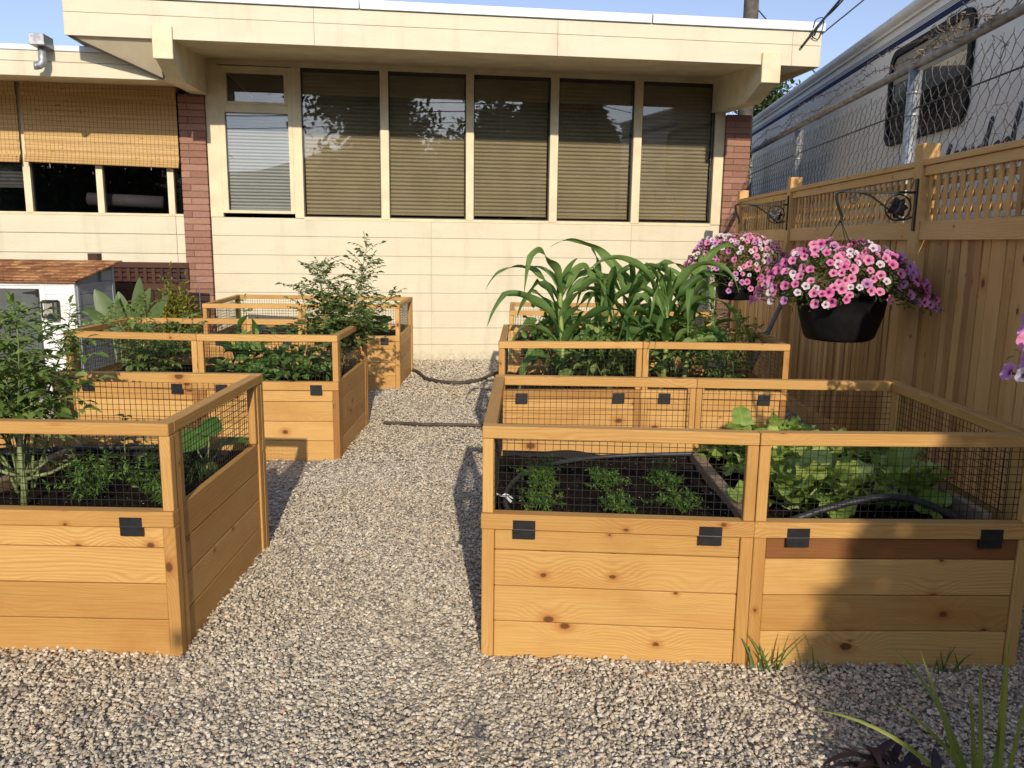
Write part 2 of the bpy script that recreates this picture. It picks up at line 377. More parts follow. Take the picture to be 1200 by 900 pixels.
def glass_mat(name, tint, refl):
    m, n, b = mat(name); q = NT(n); n.nodes.remove(b)
    t = q.N('ShaderNodeBsdfTransparent'); t.inputs[0].default_value = (*tint, 1); g_ = q.N('ShaderNodeBsdfGlossy'); g_.inputs['Roughness'].default_value = .004
    f = q.N('ShaderNodeFresnel'); f.inputs[0].default_value = 1.5
    fac = q.math('ADD', f.outputs[0], refl); mx = q.N('ShaderNodeMixShader'); q.L(fac, mx.inputs[0]); q.L(t.outputs[0], mx.inputs[1]); q.L(g_.outputs[0], mx.inputs[2])
    q.L(mx.outputs[0], n.nodes['Material Output'].inputs[0]); return m
GLASS = glass_mat('tinted_glass', (.84, .82, .76), .035)
GLASS_CLEAR = glass_mat('clear_glass', (.84, .85, .85), .03)
GLASS_DARK = glass_mat('dark_glass', (.58, .58, .59), .03)
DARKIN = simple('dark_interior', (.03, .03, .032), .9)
BLIND = simple('beige_blind', (.58, .54, .45), .7, var=.08, vscale=3)
BLINDW = simple('white_blind', (.62, .62, .59), .6, var=.05, vscale=3)

house = thing('house', 'long low cream sided house with flat roof and a row of big windows', 'house', bw(0, 0, 0))
HP = []                                               # house parts in world coordinates
def hp(mb, name, m, parent=None, smooth=False):
    o = mb.build(name, m, None, smooth)
    if parent is None: HP.append(o)
    else: adopt2(parent, o)
    return o
SUBS = []
def adopt2(p, o): SUBS.append((p, o))
zs = [1.675, 1.466, 1.249, 1.032, .815, .598, .395, .192, -.03]
mb = MB(); seams = [-3.50, -.99, 1.45, 2.57]
for i in range(8):
    for k in range(3): bbox(mb, seams[k] + .001, seams[k + 1] - .001, -.02, 0 - .0015 * (i % 2) - .001 * k, zs[i + 1] + .0016, zs[i] - .0016, .0018, long=0)
bbox(mb, -3.48, 2.56, -.05, -.024, -.03, 1.672)
hp(mb, 'siding_wall', SIDING)
mb = MB()
for i in range(8):
    for s_ in np.arange(-3.3, 2.5, .405):
        zc = zs[i + 1] + .022; dd = .0; c_ = bw(s_ + rnd.uniform(-.01, .01), dd, zc); tube(mb, [c_, c_ + BN * .0012], .0035, 6)
hp(mb, 'nail_heads', simple('painted_nail', (.50, .44, .31), .6))
# window band: head, mullions, sills
mb = MB()
bbox(mb, -3.385, 2.57, -.06, .0, 3.34, 3.405)
for a, b in ((-2.556, -2.456), (-1.571, -1.476), (-.580, -.490), (.418, .515), (1.432, 1.533), (2.447, 2.569)): bbox(mb, a, b, -.10, .012, 1.675, 3.34)
bbox(mb, -3.50, -3.36, -.10, .010, 1.675, 3.405)
bbox(mb, -2.46, 2.45, -.10, .004, 1.655, 1.69)
hp(mb, 'window_mullions', CREAM)
def blind(s0, s1, z0, z1, d, m, name, parent, pitch=.044):
    mb = MB(); n = int((z1 - z0) / pitch)
    for i in range(n):
        z = z1 - (i + .5) * (z1 - z0) / n; h = (z1 - z0) / n * .56
        h *= .9; e_ = rng.normal(0, .0012, 2)
        p = [bw(s0, d - .012, z - h), bw(s1, d - .012, z - h), bw(s1, d + .006, z - h * .1 + e_[0]), bw(s0, d + .006, z - h * .1 + e_[1]), bw(s1, d - .004, z + h), bw(s0, d - .004, z + h)]; mb.add(p, [(0, 1, 2, 3), (3, 2, 4, 5)])
    bbox(mb, s0, s1, d - .015, d + .015, z0 - .02, z0 + .004); bbox(mb, s0, s1, d - .02, d + .02, z1, z1 + .03)
    return mb.build(name, m)
panes = [(-2.456, -1.571), (-1.476, -.580), (-.490, .418), (.515, 1.432), (1.533, 2.447)]
FRAMED = simple('bronze_frame', (.05, .04, .03), .5)
for i, (a, b) in enumerate(panes):
    mb = MB(); e = .012
    for q in ((a, a + e, 1.69, 3.34), (b - e, b, 1.69, 3.34), (a + e, b - e, 1.69, 1.69 + e), (a + e, b - e, 3.34 - e, 3.34)): bbox(mb, q[0], q[1], -.055, -.02, q[2], q[3], .001)
    w = hp(mb, 'window', FRAMED)
    mb = MB(); bbox(mb, a + e, b - e, -.043, -.037, 1.69 + e, 3.34 - e, .0005); hp(mb, 'window_pane', GLASS, w)
    o = blind(a + .015, b - .015, 1.745 + .006 * (i % 3), 3.28, -.13, BLIND, 'window_blind', w); adopt2(w, o)
# left casement: transom + lower pane
mb = MB()
for q in ((-3.36, -3.295, 1.72, 3.33), (-2.605, -2.556, 1.72, 3.33), (-3.295, -2.605, 2.83, 2.92), (-3.295, -2.605, 3.28, 3.33), (-3.295, -2.605, 1.72, 1.752)): bbox(mb, q[0], q[1], -.06, .016, q[2], q[3], .004)
for q in ((-3.295, -3.262, 2.92, 3.28), (-2.638, -2.605, 2.92, 3.28), (-3.262, -2.638, 2.92, 2.948), (-3.262, -2.638, 3.252, 3.28)): bbox(mb, q[0], q[1], -.04, .022, q[2], q[3], .003)
w = hp(mb, 'casement_window', CREAM)
mb = MB(); bbox(mb, -3.262, -2.638, -.03, -.024, 2.948, 3.252, .0005); hp(mb, 'transom_pane', GLASS, w)
mb = MB(); bbox(mb, -3.295, -2.605, -.03, -.024, 1.752, 2.83, .0005); hp(mb, 'window_pane', GLASS_CLEAR, w)
adopt2(w, blind(-3.29, -2.61, 1.77, 2.80, -.075, BLINDW, 'window_blind', w, .036))
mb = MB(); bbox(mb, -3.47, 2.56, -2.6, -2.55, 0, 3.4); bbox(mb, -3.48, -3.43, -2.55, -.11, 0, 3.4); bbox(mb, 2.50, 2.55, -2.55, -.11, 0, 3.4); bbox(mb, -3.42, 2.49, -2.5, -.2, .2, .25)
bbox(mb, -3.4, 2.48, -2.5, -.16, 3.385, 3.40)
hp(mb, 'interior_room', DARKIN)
# brick pillars
def pillar(s0, s1, d0, d1, ztop):
    mb = MB(); bbox(mb, s0 + .008, s1 - .008, d0 - .15, d1 - .008, -.05, ztop)
    o = hp(mb, 'brick_pillar', MORTAR); mb = MB(); z = -.03; i = 0; wd = s1 - s0
    while z < ztop - .03:
        cuts = [s0, s0 + wd * .34, s1] if i % 2 else [s0, s1]
        for a, b in zip(cuts[:-1], cuts[1:]): bbox(mb, a + .002 + rnd.uniform(0, .002), b - .002, d0 - .1, d1 + rnd.uniform(-.003, .003), z + .004, min(z + .069, ztop), .003)
        z += .0735; i += 1
    hp(mb, 'brick_courses', BRICK, o)
pillar(-3.79, -3.505, 0, .05, 3.005); pillar(2.572, 2.89, 0, .05, 2.985)
# roof slab, fascia, soffit
zf0, zf1 = 3.285, 3.63
mb = MB(); poly_extrude(mb, [bw(-4.40, 1.33, 3.30), bw(-4.36, -.2, 3.41), bw(-4.36, -6, 3.41), bw(-4.40, -6, 3.64), bw(-4.40, 1.33, 3.64)], BT * 7.42)
hp(mb, 'roof_slab', SOFFIT)
mb = MB(); fs = [-4.43, -2.15, .24, 2.72, 3.03]
for a, b in zip(fs[:-1], fs[1:]):
    bbox(mb, a + .001, b - .001, 1.335, 1.36, zf0, zf0 + .205, .002, long=0); bbox(mb, a + .001, b - .001, 1.335, 1.358, zf0 + .209, zf1, .002, long=0)
bbox(mb, -4.43, -4.402, -6, 1.333, zf0 + .005, zf1, long=1); bbox(mb, 3.022, 3.05, -6, 1.333, zf0 + .005, zf1, long=1)
hp(mb, 'fascia_board', SIDING)
mb = MB()
for a, b in ((-4.45, -1.72), (-1.71, 1.2), (1.21, 3.06)): bbox(mb, a, b, -5.9, 1.385, zf1 + .004, zf1 + .088 + .004 * (a > 0), .003)
hp(mb, 'roof_flashing', FLASH)
mb = MB(); A_, B_, C_, D_, E_ = bw(-4.40, 1.33, 3.287), bw(-3.66, 1.03, 2.985), bw(-3.62, 1.33, 3.287), bw(-3.62, 1.03, 3.30), bw(-4.39, 1.03, 3.30)
mb.add([A_, B_, C_, D_, E_], [(0, 1, 2), (1, 3, 2), (0, 4, 1), (4, 3, 1), (0, 2, 3), (0, 3, 4)]); sr = hp(mb, 'soffit_return', SOFFIT)
mb = MB(); tube(mb, [A_ + BN * .004 - Z * .004, B_ - Z * .004], .011, 6); hp(mb, 'edge_trim', FRAMED, sr)
# roof beams with splayed ends
for s0, s1 in ((-3.63, -3.47), (2.40, 2.58)):
    mb = MB(); poly_extrude(mb, [bw(s0, -.02, 3.40), bw(s0, -.02, 3.006), bw(s0, .98, 2.965), bw(s0, 1.345, 3.10), bw(s0, 1.333, 3.31)], BT * (s1 - s0)); o = hp(mb, 'roof_beam', CREAM)
    mb = MB(); bbox(mb, s0 - .012, s1 + .012, 1.362, 1.40, 3.10, 3.40, .006); hp(mb, 'beam_end_plate', CREAM, o)
# left wing
mb = MB(); zw = [1.687, 1.47, 1.253, 1.036, .82, .6, .38, .16, -.03]
for i in range(8):
    bbox(mb, -9, -3.892, -.02, -.004 * 0 - .0012 * (i % 2), zw[i + 1] + .0025, zw[i] - .0025, .0025, long=0)
    bbox(mb, -3.889, -3.80, -.02, -.002 - .0012 * (i % 2), zw[i + 1] + .0025, zw[i] - .0025, .0025, long=0)
bbox(mb, -9, -3.80, -.05, -.024, -.03, 1.68)
hp(mb, 'wing_siding', SIDING)
mb = MB()
for a, b in ((-5.475, -5.40), (-4.715, -4.645), (-3.955, -3.885), (-7.6, -7.53), (-6.5, -6.43)): bbox(mb, a, b, -.08, .012, 1.687, 3.05)
bbox(mb, -9, -3.80, -.08, .006, 1.672, 1.70); bbox(mb, -9, -3.80, -.08, 0, 3.03, 3.10)
hp(mb, 'wing_mullions', CREAM)
for a, b in ((-6.43, -5.475), (-5.40, -4.715), (-4.645, -3.955), (-3.885, -3.80)):
    mb = MB(); bbox(mb, a, b, -.046, -.04, 1.70, 3.03, .0005); w = hp(mb, 'wing_pane', GLASS_DARK)
    if a < -6: adopt2(w, blind(a, b, 1.98, 3.0, -.09, BLINDW, 'window_blind', w, .04))
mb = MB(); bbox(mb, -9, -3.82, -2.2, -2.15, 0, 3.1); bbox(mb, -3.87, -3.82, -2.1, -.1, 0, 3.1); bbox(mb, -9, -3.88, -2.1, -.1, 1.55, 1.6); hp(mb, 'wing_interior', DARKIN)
LAMPG = simple('lamp_fixture', (.55, .50, .53), .5)
mb = MB()
tube(mb, [bw(-4.93, -.32, 1.86), bw(-4.10, -.32, 1.835)], .075, 14); hp(mb, 'tube_lamp', LAMPG, None, True)
for s in (-4.93, -4.89, -4.15, -4.12):
    pass
# wing roof
mb = MB(); poly_extrude(mb, [bw(-9, .985, 2.985), bw(-9, 0.02, 3.075), bw(-9, -6, 3.11), bw(-9, -6, 3.2), bw(-9, .985, 3.2)], BT * 5.35); hp(mb, 'wing_roof', SOFFIT)
mb = MB(); bbox(mb, -9, -3.66, .99, 1.01, 2.972, 3.105, .002, long=0); bbox(mb, -9, -3.66, .988, 1.009, 3.109, 3.205, .002, long=0); hp(mb, 'wing_fascia', SIDING)
mb = MB(); bbox(mb, -9, -3.62, -5.9, 1.02, 3.208, 3.262, .003); hp(mb, 'wing_flashing', FLASH)
# bamboo roll-up shades
def bamboo_mat():
    m, n, b = mat('bamboo_shade'); q = NT(n); U, V, uv = q.uv()
    sl = q.noise(q.xyz(q.math('MULTIPLY', U, 1.5), q.math('MULTIPLY', V, 120.)), 1, 2)
    bl = q.noise(q.xyz(q.math('MULTIPLY', U, 14.), q.math('MULTIPLY', V, 60.)), 1, 3)
    c = q.mix(q.remap(sl, .3, .7), (.62, .42, .17), (.46, .28, .10)); c = q.mix(q.remap(bl, .62, .72, 0, .75), c, (.12, .06, .03))
    cord = q.math('LESS_THAN', q.math('ABSOLUTE', q.math('SUBTRACT', q.math('FRACT', q.math('MULTIPLY', U, 1 / .042)), .5)), .055)
    row = q.math('LESS_THAN', q.math('ABSOLUTE', q.math('SUBTRACT', q.math('FRACT', q.math('MULTIPLY', V, 1 / .052)), .5)), .05)
    c = q.mix(q.math('MULTIPLY', q.math('MAXIMUM', cord, q.math('MULTIPLY', row, .55)), .8), c, (.10, .05, .03))
    q.L(c, b.inputs['Base Color']); b.inputs['Roughness'].default_value = .7; q.L(q.bump(sl, .6, .003), b.inputs['Normal']); return m
BAMB = bamboo_mat()
HOUSE_THINGS = []
for k, (a, b, lab) in enumerate(((-7.4, -5.46, 'bamboo roll shade at the far left edge beside white blind'), (-5.41, -3.80, 'wide bamboo roll shade hanging beside the left brick pillar'))):
    mb = MB(); n = 60; zz = np.linspace(3.07, 2.275, n); V = []; UV = []
    for i, z in enumerate(zz):
        d = .055 + .004 * math.sin(i * .9) + .01 * (i / n)
        dz = .02 * (i / n) * 1.0
        for j, s in enumerate((a, (a + b) / 2, b)): V.append(bw(s, d, z - dz * j * (.8 if k else .2))); UV.append((s, z))
    F = [(i * 3 + j, i * 3 + j + 1, (i + 1) * 3 + j + 1, (i + 1) * 3 + j) for i in range(n - 1) for j in range(2)]
    V2 = [np.array(v) - BN * .006 for v in V]; mb.add(V, F, UV); mb.add(V2, np.array(F)[:, ::-1], UV)
    root = thing('bamboo_shade', lab, 'shade', bw((a + b) / 2, .05, 3.07), 'bamboo roll shades on the left wing'); o = mb.build('shade_slats', BAMB); adopt(root, o)
    mb = MB(); 
    for r_ in range(3): tube(mb, [bw(a, .075 + .012 * r_, 2.30 - .028 * r_), bw(b, .075 + .012 * r_, 2.30 - .028 * r_ - (.032 if k else .008))], .016, 8)
    bbox(mb, a, b, .06, .07, 2.93, 3.07)
    for v in mb.F[4]: v[1][:, :, 0] *= 1
    o = mb.build('shade_roll', BAMB); adopt(root, o)
    mb = MB()
    for c_ in ((a + .25, b - .3)): tube(mb, [bw(c_, .09, 2.25), bw(c_ + .004, .09, 2.17)], .003, 4)
    o = mb.build('pull_cord', simple('cord_' + str(k), (.5, .48, .4), .8)); adopt(root, o)
SUBP = SUBS
for o in HP: adopt(house, o)
for p, o in SUBP:
    sub_of(p, o)
# roof drain scupper
r = thing('roof_scupper', 'galvanised box drain with curved spout on the left roof edge', 'gutter spout', bw(-4.78, 1.03, 3.25))
mb = MB(); bbox(mb, -4.80, -4.66, 1.025, 1.24, 3.215, 3.315, .003); o1 = mb.build('drain_box', GALV)
mb = MB(); th = np.linspace(0, R(95), 9); pts = [bw(-4.73, 1.13, 3.212), bw(-4.73, 1.13, 3.10)] + [bw(-4.73 - .06 * (1 - math.cos(t)), 1.13 + .06 * (1 - math.cos(t)) * .6, 3.10 - .065 * math.sin(t)) for t in th[1:]]
tube(mb, pts, .036, 14); o2 = mb.build('spout', GALV, None, True); adopt(r, o1, o2)

# ------------------------------------------------------------------ cedar planters
HL, HT = .526, .83
HB = MB(); SEG_AX = None
def make_planter(label, fl, fm, fr, bl, br, tones=None, dark_top=None, fine=True):
    fl, fm, fr, bl, br = [np.array((*p, 0.)) for p in (fl, fm, fr, bl, br)]
    bm = (bl + br) / 2
    root = thing('raised_planter', label, 'planter', (fl + fr) / 2, 'cedar raised garden planters')
    parts = []
    def add(mb, name, m=CEDAR, sub=None):
        o = mb.build(name, m); adopt(root, o)
        if sub is not None:
            sub_of(sub, o)
        return o
    tn = lambda k=.34: float(np.clip(rng.beta(1.3, 2.6) * .72, 0, 1))
    def seg(p0, p1, kind, hinges=False, dark=None):
        Ld = np.linalg.norm(p1 - p0); t = (p1 - p0) / Ld; n = np.array([t[1], -t[0], 0.])       # n points outwards
        def B(mb, a0, a1, o0, o1, z0, z1, tone=None, long=None, ch=.0025, sl=0.0):
            box(mb, p0 + t * (a0 + a1) / 2 + n * (o0 + o1) / 2 + Z * ((z0 + z1) / 2), (t, n, Z), (a1 - a0, abs(o1 - o0), z1 - z0), ch, tn() if tone is None else tone, None, long)
        side = kind == 'side'
        a, e = (.046, Ld - .046) if side else (0., Ld)
        pw = .042
        for k, (u0, u1) in enumerate(((a, a + pw), (e - pw, e))):
            mb = MB(); B(mb, u0, u1, -.040, -.002, -.02, (.790 if side else .470), long=2, tone=.15 + .65 * rng.random() ** 1.3); add(mb, 'post')
        mb = MB(); zz = [-.02, .131, .262, .393, (.524 if side else .470)]
        for i in range(4):
            B(mb, a + pw + .001, e - pw - .001, -.034, -.009 - rng.uniform(0, .0015), zz[i] + .0012, zz[i + 1] - .0012, tone=(dark if (dark is not None and i == 3) else tn()), long=0, ch=.0035)
        add(mb, 'plank_panel')
        if not side:
            mb = MB(); B(mb, -.003 if kind == 'front' else 0, Ld - .001, -.046, .006, .4715, HL, long=0); add(mb, 'lip_board')
        z0 = HL + .0005; fo0, fo1 = (-.038, -.004) if not side else (-.037, -.006)
        mb = MB(); sw = .038
        if side:
            B(mb, a + pw + .001, a + pw + .034, fo0, fo1, z0, .786, long=2); B(mb, e - pw - .034, e - pw - .001, fo0, fo1, z0, .786, long=2)
            B(mb, a, e, -.046, .0, .7905, HT - .001, long=0, tone=.2 + .3 * rng.random()); w0, w1 = a + pw + .03, e - pw - .03
        else:
            B(mb, .001, sw, fo0, fo1, z0, .786, long=2); B(mb, Ld - sw, Ld - .001, fo0, fo1, z0, .786, long=2)
            B(mb, 0, Ld - .0015, -.046, .0, .788, HT, long=0, tone=.1 + .25 * rng.random()); w0, w1 = sw - .01, Ld - sw + .01
        fr_ = add(mb, 'mesh_frame')
        mb = MB(); off = -.0395 if not side else -.0385; wr = .0009 if fine else .0013
        nx = int((w1 - w0) / .0254); nz_ = int((.80 - HL) / .0254)
        for i in range(nx + 1):
            x = w0 + (w1 - w0) * i / nx + rng.uniform(-.0012, .0012)
            c = p0 + t * x + n * off; box(mb, c + Z * ((HL - .005 + .80) / 2), (t + Z * rng.uniform(-.004, .004), n, Z), (wr * 2, wr * 2, .80 - HL + .005), 0)
        for j in range(nz_ + 1):
            z = HL + (.79 - HL) * j / nz_ + rng.uniform(-.001, .001)
            c = p0 + t * (w0 + w1) / 2 + n * (off - wr * 2); box(mb, c + Z * z, (t, n, Z), (w1 - w0, wr * 2, wr * 2), 0)
        add(mb, 'wire_mesh', WIRE, fr_)
        if hinges:
            for u in (.145, Ld - .145):
                mb = MB(); zc = .474
                for q0, q1 in ((zc + .0005, zc + .033), (zc - .033, zc - .0005)): B(mb, u - .038, u + .038, .0062 if q0 > zc else -.0085, .0095 if q0 > zc else .0085, q0, q1, ch=.001, tone=0)
                tube(mb, [p0 + t * (u - .038) + n * .009 + Z * zc, p0 + t * (u + .038) + n * .009 + Z * zc], .0026, 6)
                add(mb, 'hinge', HINGE, fr_)
    d1, d2 = dark_top or (None, None)
    seg(fl, fm, 'front', True, d1); seg(fm + nrm(fr - fm) * .002, fr, 'front', True, d2)
    seg(br, bm, 'back'); seg(bm, bl, 'back')
    seg(fr, br, 'side'); seg(bl, fl, 'side')
    return root
P_FL = make_planter('low cedar planter at the front left with a leafy tomato and carrots', (-2.965, 2.64), (-2.05, 2.625), (-1.134, 2.612), (-2.97, 3.67), (-1.141, 3.66))
P_ML = make_planter('middle cedar planter of the left row filled with dark bushy greens', (-2.92, 5.235), (-2.02, 5.14), (-1.124, 5.176), (-2.955, 6.2), (-1.124, 6.245))
P_BL = make_planter('rearmost cedar planter on the left, against the house wall', (-2.905, 7.58), (-2.0, 7.67), (-1.094, 7.81), (-3.03, 8.92), (-1.098, 8.888))
P_FR = make_planter('large cedar planter at the front right with seedlings and cabbages', (-.097, 2.643), (.817, 2.588), (1.763, 2.607), (-.078, 3.716), (1.772, 3.682), dark_top=(None, .98))
P_MR = make_planter('middle cedar planter of the right row full of tall corn', (-.084, 4.968), (.817, 5.04), (1.734, 5.02), (-.07, 6.03), (1.77, 5.98))
P_BR = make_planter('cedar planter mostly hidden behind the corn, near the house', (-.03, 7.256), (.88, 7.30), (1.80, 7.36), (-.028, 8.297), (1.80, 8.36))
def soil_mat():
    m, n, b = mat('dark_soil'); q = NT(n); P = q.obj()
    f = q.noise(P, 30, 6, .7); c = q.mix(q.remap(f, .3, .75), (.005, .0035, .003), (.026, .018, .014))
    v = q.N('ShaderNodeTexVoronoi'); v.inputs['Scale'].default_value = 55; q.L(P, v.inputs['Vector']); sp = q.N('ShaderNodeSeparateColor'); q.L(v.outputs['Color'], sp.inputs[0])
    w = q.math('MULTIPLY', q.math('LESS_THAN', v.outputs['Distance'], .16), q.math('GREATER_THAN', sp.outputs[0], .86)); c = q.mix(w, c, (.5, .46, .4))
    q.L(c, b.inputs['Base Color']); b.inputs['Roughness'].default_value = .95; b.inputs['Specular IOR Level'].default_value = .08; q.L(q.bump(f, 1., .012), b.inputs['Normal']); return m
SOIL = soil_mat()
def soil(root, x0, x1, y0, y1, z=.455):
    nx, ny = 60, 36; X, Y = np.meshgrid(np.linspace(x0, x1, nx), np.linspace(y0, y1, ny), indexing='ij')
    H = z + rng.normal(0, .0045, X.shape) + .008 * np.sin(X * 9 + 1) * np.sin(Y * 11) ; V = np.stack([X, Y, H], -1).reshape(-1, 3)
    F = [(i * ny + j, (i + 1) * ny + j, (i + 1) * ny + j + 1, i * ny + j + 1) for i in range(nx - 1) for j in range(ny - 1)]
    mb = MB(); mb.add(V, F); n = 130
    stones(mb, np.stack([rng.uniform(x0 + .02, x1 - .02, n), rng.uniform(y0 + .02, y1 - .02, n), np.full(n, z + .004)], -1), rng.uniform(.008, .03, n))
    o = mb.build('soil', SOIL); adopt(root, o)
    mb = MB()                                        # black liner folded over the inner edge
    for (a, b) in (((x0, y1), (x1, y1)), ((x1, y0), (x1, y1)), ((x0, y0), (x0, y1))):
        a = np.array(a); b = np.array(b); N_ = 40; V = []
        nn = np.array([-(b - a)[1], (b - a)[0]]); nn = nn / np.linalg.norm(nn); cc = np.array(((x0 + x1) / 2, (y0 + y1) / 2)); nn *= 1 if nn @ (cc - a) > 0 else -1
        ph = rng.uniform(0, 6, 3)
        for i in range(N_):
            p = a + (b - a) * i / (N_ - 1); w = .008 + .006 * math.sin(i * .5 + ph[0]); h = .012 + .010 * math.sin(i * .33 + ph[1]) + .006 * math.sin(i * .9 + ph[2])
            V += [(*(p + nn * .001), z - .02), (*(p + nn * .001), z + h + .010), (*(p + nn * (w + .004)), z + h + .006), (*(p + nn * (w + .012)), z - .01)]
        F = [(4 * i + k, 4 * i + k + 1, 4 * i + 5 + k, 4 * i + 4 + k) for i in range(N_ - 1) for k in range(3)]
        mb.add(V, F)
    o = mb.build('plastic_liner', BLACK); adopt(root, o)
for rt_, (a, b, c, d) in zip((P_FL, P_ML, P_BL, P_FR, P_MR, P_BR), PLANTERS_XY):
    soil(rt_, a + .045, c - .045, b + .05 + (.02 if rt_ in (P_BL,) else 0), d - .05)
# wooden dividers lying across the soil
def divider(root, p, q, w=.045, h=.05):
    p = np.array(p, float); q = np.array(q, float); t = nrm(q - p); n = nrm(np.cross(t, Z)); mb = MB(); box(mb, (p + q) / 2, (t, n, np.cross(n, t)), (np.linalg.norm(q - p), w, h), .003, .2); o = mb.build('divider_board', GREYW); adopt(root, o)
divider(P_FR, (.845, 2.67, .465), (.845, 3.62, .475))
divider(P_FL, (-1.99, 2.72, .475), (-1.95, 3.6, .49))
divider(P_FR, (1.66, 2.70, .50), (1.66, 3.6, .50), .03, .06)

# ------------------------------------------------------------------ plant helpers
def blade_rows(base, d0, n0, length, width, prof, droop=0.6, fold=.25, segs=8, wave=0.0, twist=0.0, cols=2, tipcurl=0.0, kink=None):
    """one long leaf: returns verts, faces, uv"""
    d = nrm(d0); nn = nrm(np.asarray(n0) - d * (np.asarray(n0) @ d)); p = np.array(base, float); V = []; UV = []; st = length / segs
    ph = rng.uniform(0, 6.28)
    for i in range(segs + 1):
        t = i / segs; s = np.cross(d, nn); w = width * prof(t)
        tw = twist * t; s2 = s * math.cos(tw) + nn * math.sin(tw); n2 = np.cross(s2, d)
        for j in range(cols + 1):
            v = 2 * j / cols - 1
            off = s2 * (v * w / 2) + n2 * (abs(v) * w / 2 * fold + wave * w * abs(v) * math.sin(t * 17 + ph + (2.0 if v > 0 else 0)))
            V.append(p + off); UV.append((t, j / cols))
        p = p + d * st
        g_ = np.array((0, 0, -1.)); dd = droop / segs * (1 + tipcurl * t) + (kink[1] if kink and abs(t - kink[0]) < .5 / segs + 1e-6 else 0)
        d = nrm(d + g_ * dd); nn = nrm(nn - d * (nn @ d))
    c1 = cols + 1
    F = [(i * c1 + j, i * c1 + j + 1, (i + 1) * c1 + j + 1, (i + 1) * c1 + j) for i in range(segs) for j in range(cols)]
    return np.array(V), np.array(F), np.array(UV)
ovate = lambda t: (math.sin(math.pi * min(1, t * .96 + .04) ** .75)) ** .9 if t < 1 else .02
strap = lambda t: min(1, t * 6 + .35) * (1 - t ** 3.2) + .02
cornp = lambda t: min(1, t * 5 + .5) * (1 - t ** 1.9) + .03
def template(prof, droop, fold, segs, cols=2, wave=0.0):
    return blade_rows((0, 0, 0), (1, 0, 0), (0, 0, 1), 1, 1, prof, droop, fold, segs, wave, cols=cols)
def scatter(mb, tmpl, P, D, Nn, L_, Wd):
    """many copies of a unit leaf (x along, z up): P positions, D directions, Nn normals"""
    V, F, UV = tmpl; P = np.asarray(P, float); n = len(P)
    if n == 0: return
    D = np.asarray(D, float); D = D / np.linalg.norm(D, axis=1, keepdims=True); Nn = np.asarray(Nn, float)
    Nn = Nn - D * (Nn * D).sum(1, keepdims=True); Nn /= (np.linalg.norm(Nn, axis=1, keepdims=True) + 1e-9); S_ = np.cross(Nn, D)
    L_ = np.broadcast_to(np.asarray(L_, float), (n,)); Wd = np.broadcast_to(np.asarray(Wd, float), (n,))
    W_ = P[:, None] + V[None, :, 0, None] * D[:, None] * L_[:, None, None] + V[None, :, 1, None] * S_[:, None] * Wd[:, None, None] + V[None, :, 2, None] * Nn[:, None] * L_[:, None, None]
    FF = F[None] + (np.arange(n) * len(V))[:, None, None]; UU = np.tile(UV, (n, 1))
    mb.add(W_.reshape(-1, 3), FF.reshape(-1, F.shape[1]), UU)
T_OV = [template(ovate, .5, .22, 4), template(ovate, .9, .15, 4), template(ovate, .2, .35, 4)]
T_SM = [template(ovate, .4, .2, 2), template(ovate, .8, .1, 2)]
def lobed(seed):
    r_ = np.random.default_rng(seed); f = lambda t: ovate(t) * (.78 + .22 * math.cos(t * 19 + seed))
    return template(f, .5 + .4 * r_.random(), .2, 7)
T_LOB = [lobed(i) for i in range(3)]
def curve(p0, d0, length, n=8, droop=.0, wander=.15):
    p = np.array(p0, float); d = nrm(d0); pts = [p.copy()]
    for i in range(n):
        d = nrm(d + rng.normal(0, wander, 3) + np.array((0, 0, -droop / n))); p = p + d * length / n; pts.append(p.copy())
    return np.array(pts)
def at_t(pts, t):
    x = t * (len(pts) - 1); i = min(int(x), len(pts) - 2); return pts[i] + (pts[i + 1] - pts[i]) * (x - i), nrm(pts[i + 1] - pts[i])
def compound(lm, sm, p, d, L_, nl=7, leaf=.05, wid=.6, tm=T_LOB, droop=.5, r=.002):
    pts = curve(p, d, L_, 6, droop, .06); tube(sm, pts, np.linspace(r, r * .5, 7), 4, cap=False)
    P, D, N_ = [], [], []; Ls = []
    pairs = (nl - 1) // 2
    for k in range(pairs):
        t = .35 + .55 * k / max(1, pairs - 1) if pairs > 1 else .6; q, dd = at_t(pts, t); sd_ = nrm(np.cross(dd, Z) + rng.normal(0, .1, 3))
        for s in (-1, 1):
            P.append(q); D.append(nrm(dd * .5 + s * sd_ + rng.normal(0, .2, 3) - Z * .15)); N_.append(Z + rng.normal(0, .35, 3)); Ls.append(leaf * rng.uniform(.7, 1.05) * (1 - .15 * k / pairs))
    q, dd = at_t(pts, 1.); P.append(q); D.append(nrm(dd + rng.normal(0, .15, 3))); N_.append(Z + rng.normal(0, .3, 3)); Ls.append(leaf * 1.2)
    Ls = np.array(Ls); tmq = tm[rng.integers(len(tm))]; scatter(lm, tmq, P, D, N_, Ls, Ls * wid)
def plant(name, label, cat, base, lm, leafm, sm=None, stemm=STEM, group=None, extra=()):
    root = thing(name, label, cat, base, group)
    if lm and lm.n: adopt(root, lm.build('leaves', leafm, None, True))
    if sm and sm.n: adopt(root, sm.build('stem', stemm, None, True))
    for o in extra: adopt(root, o)
    return root
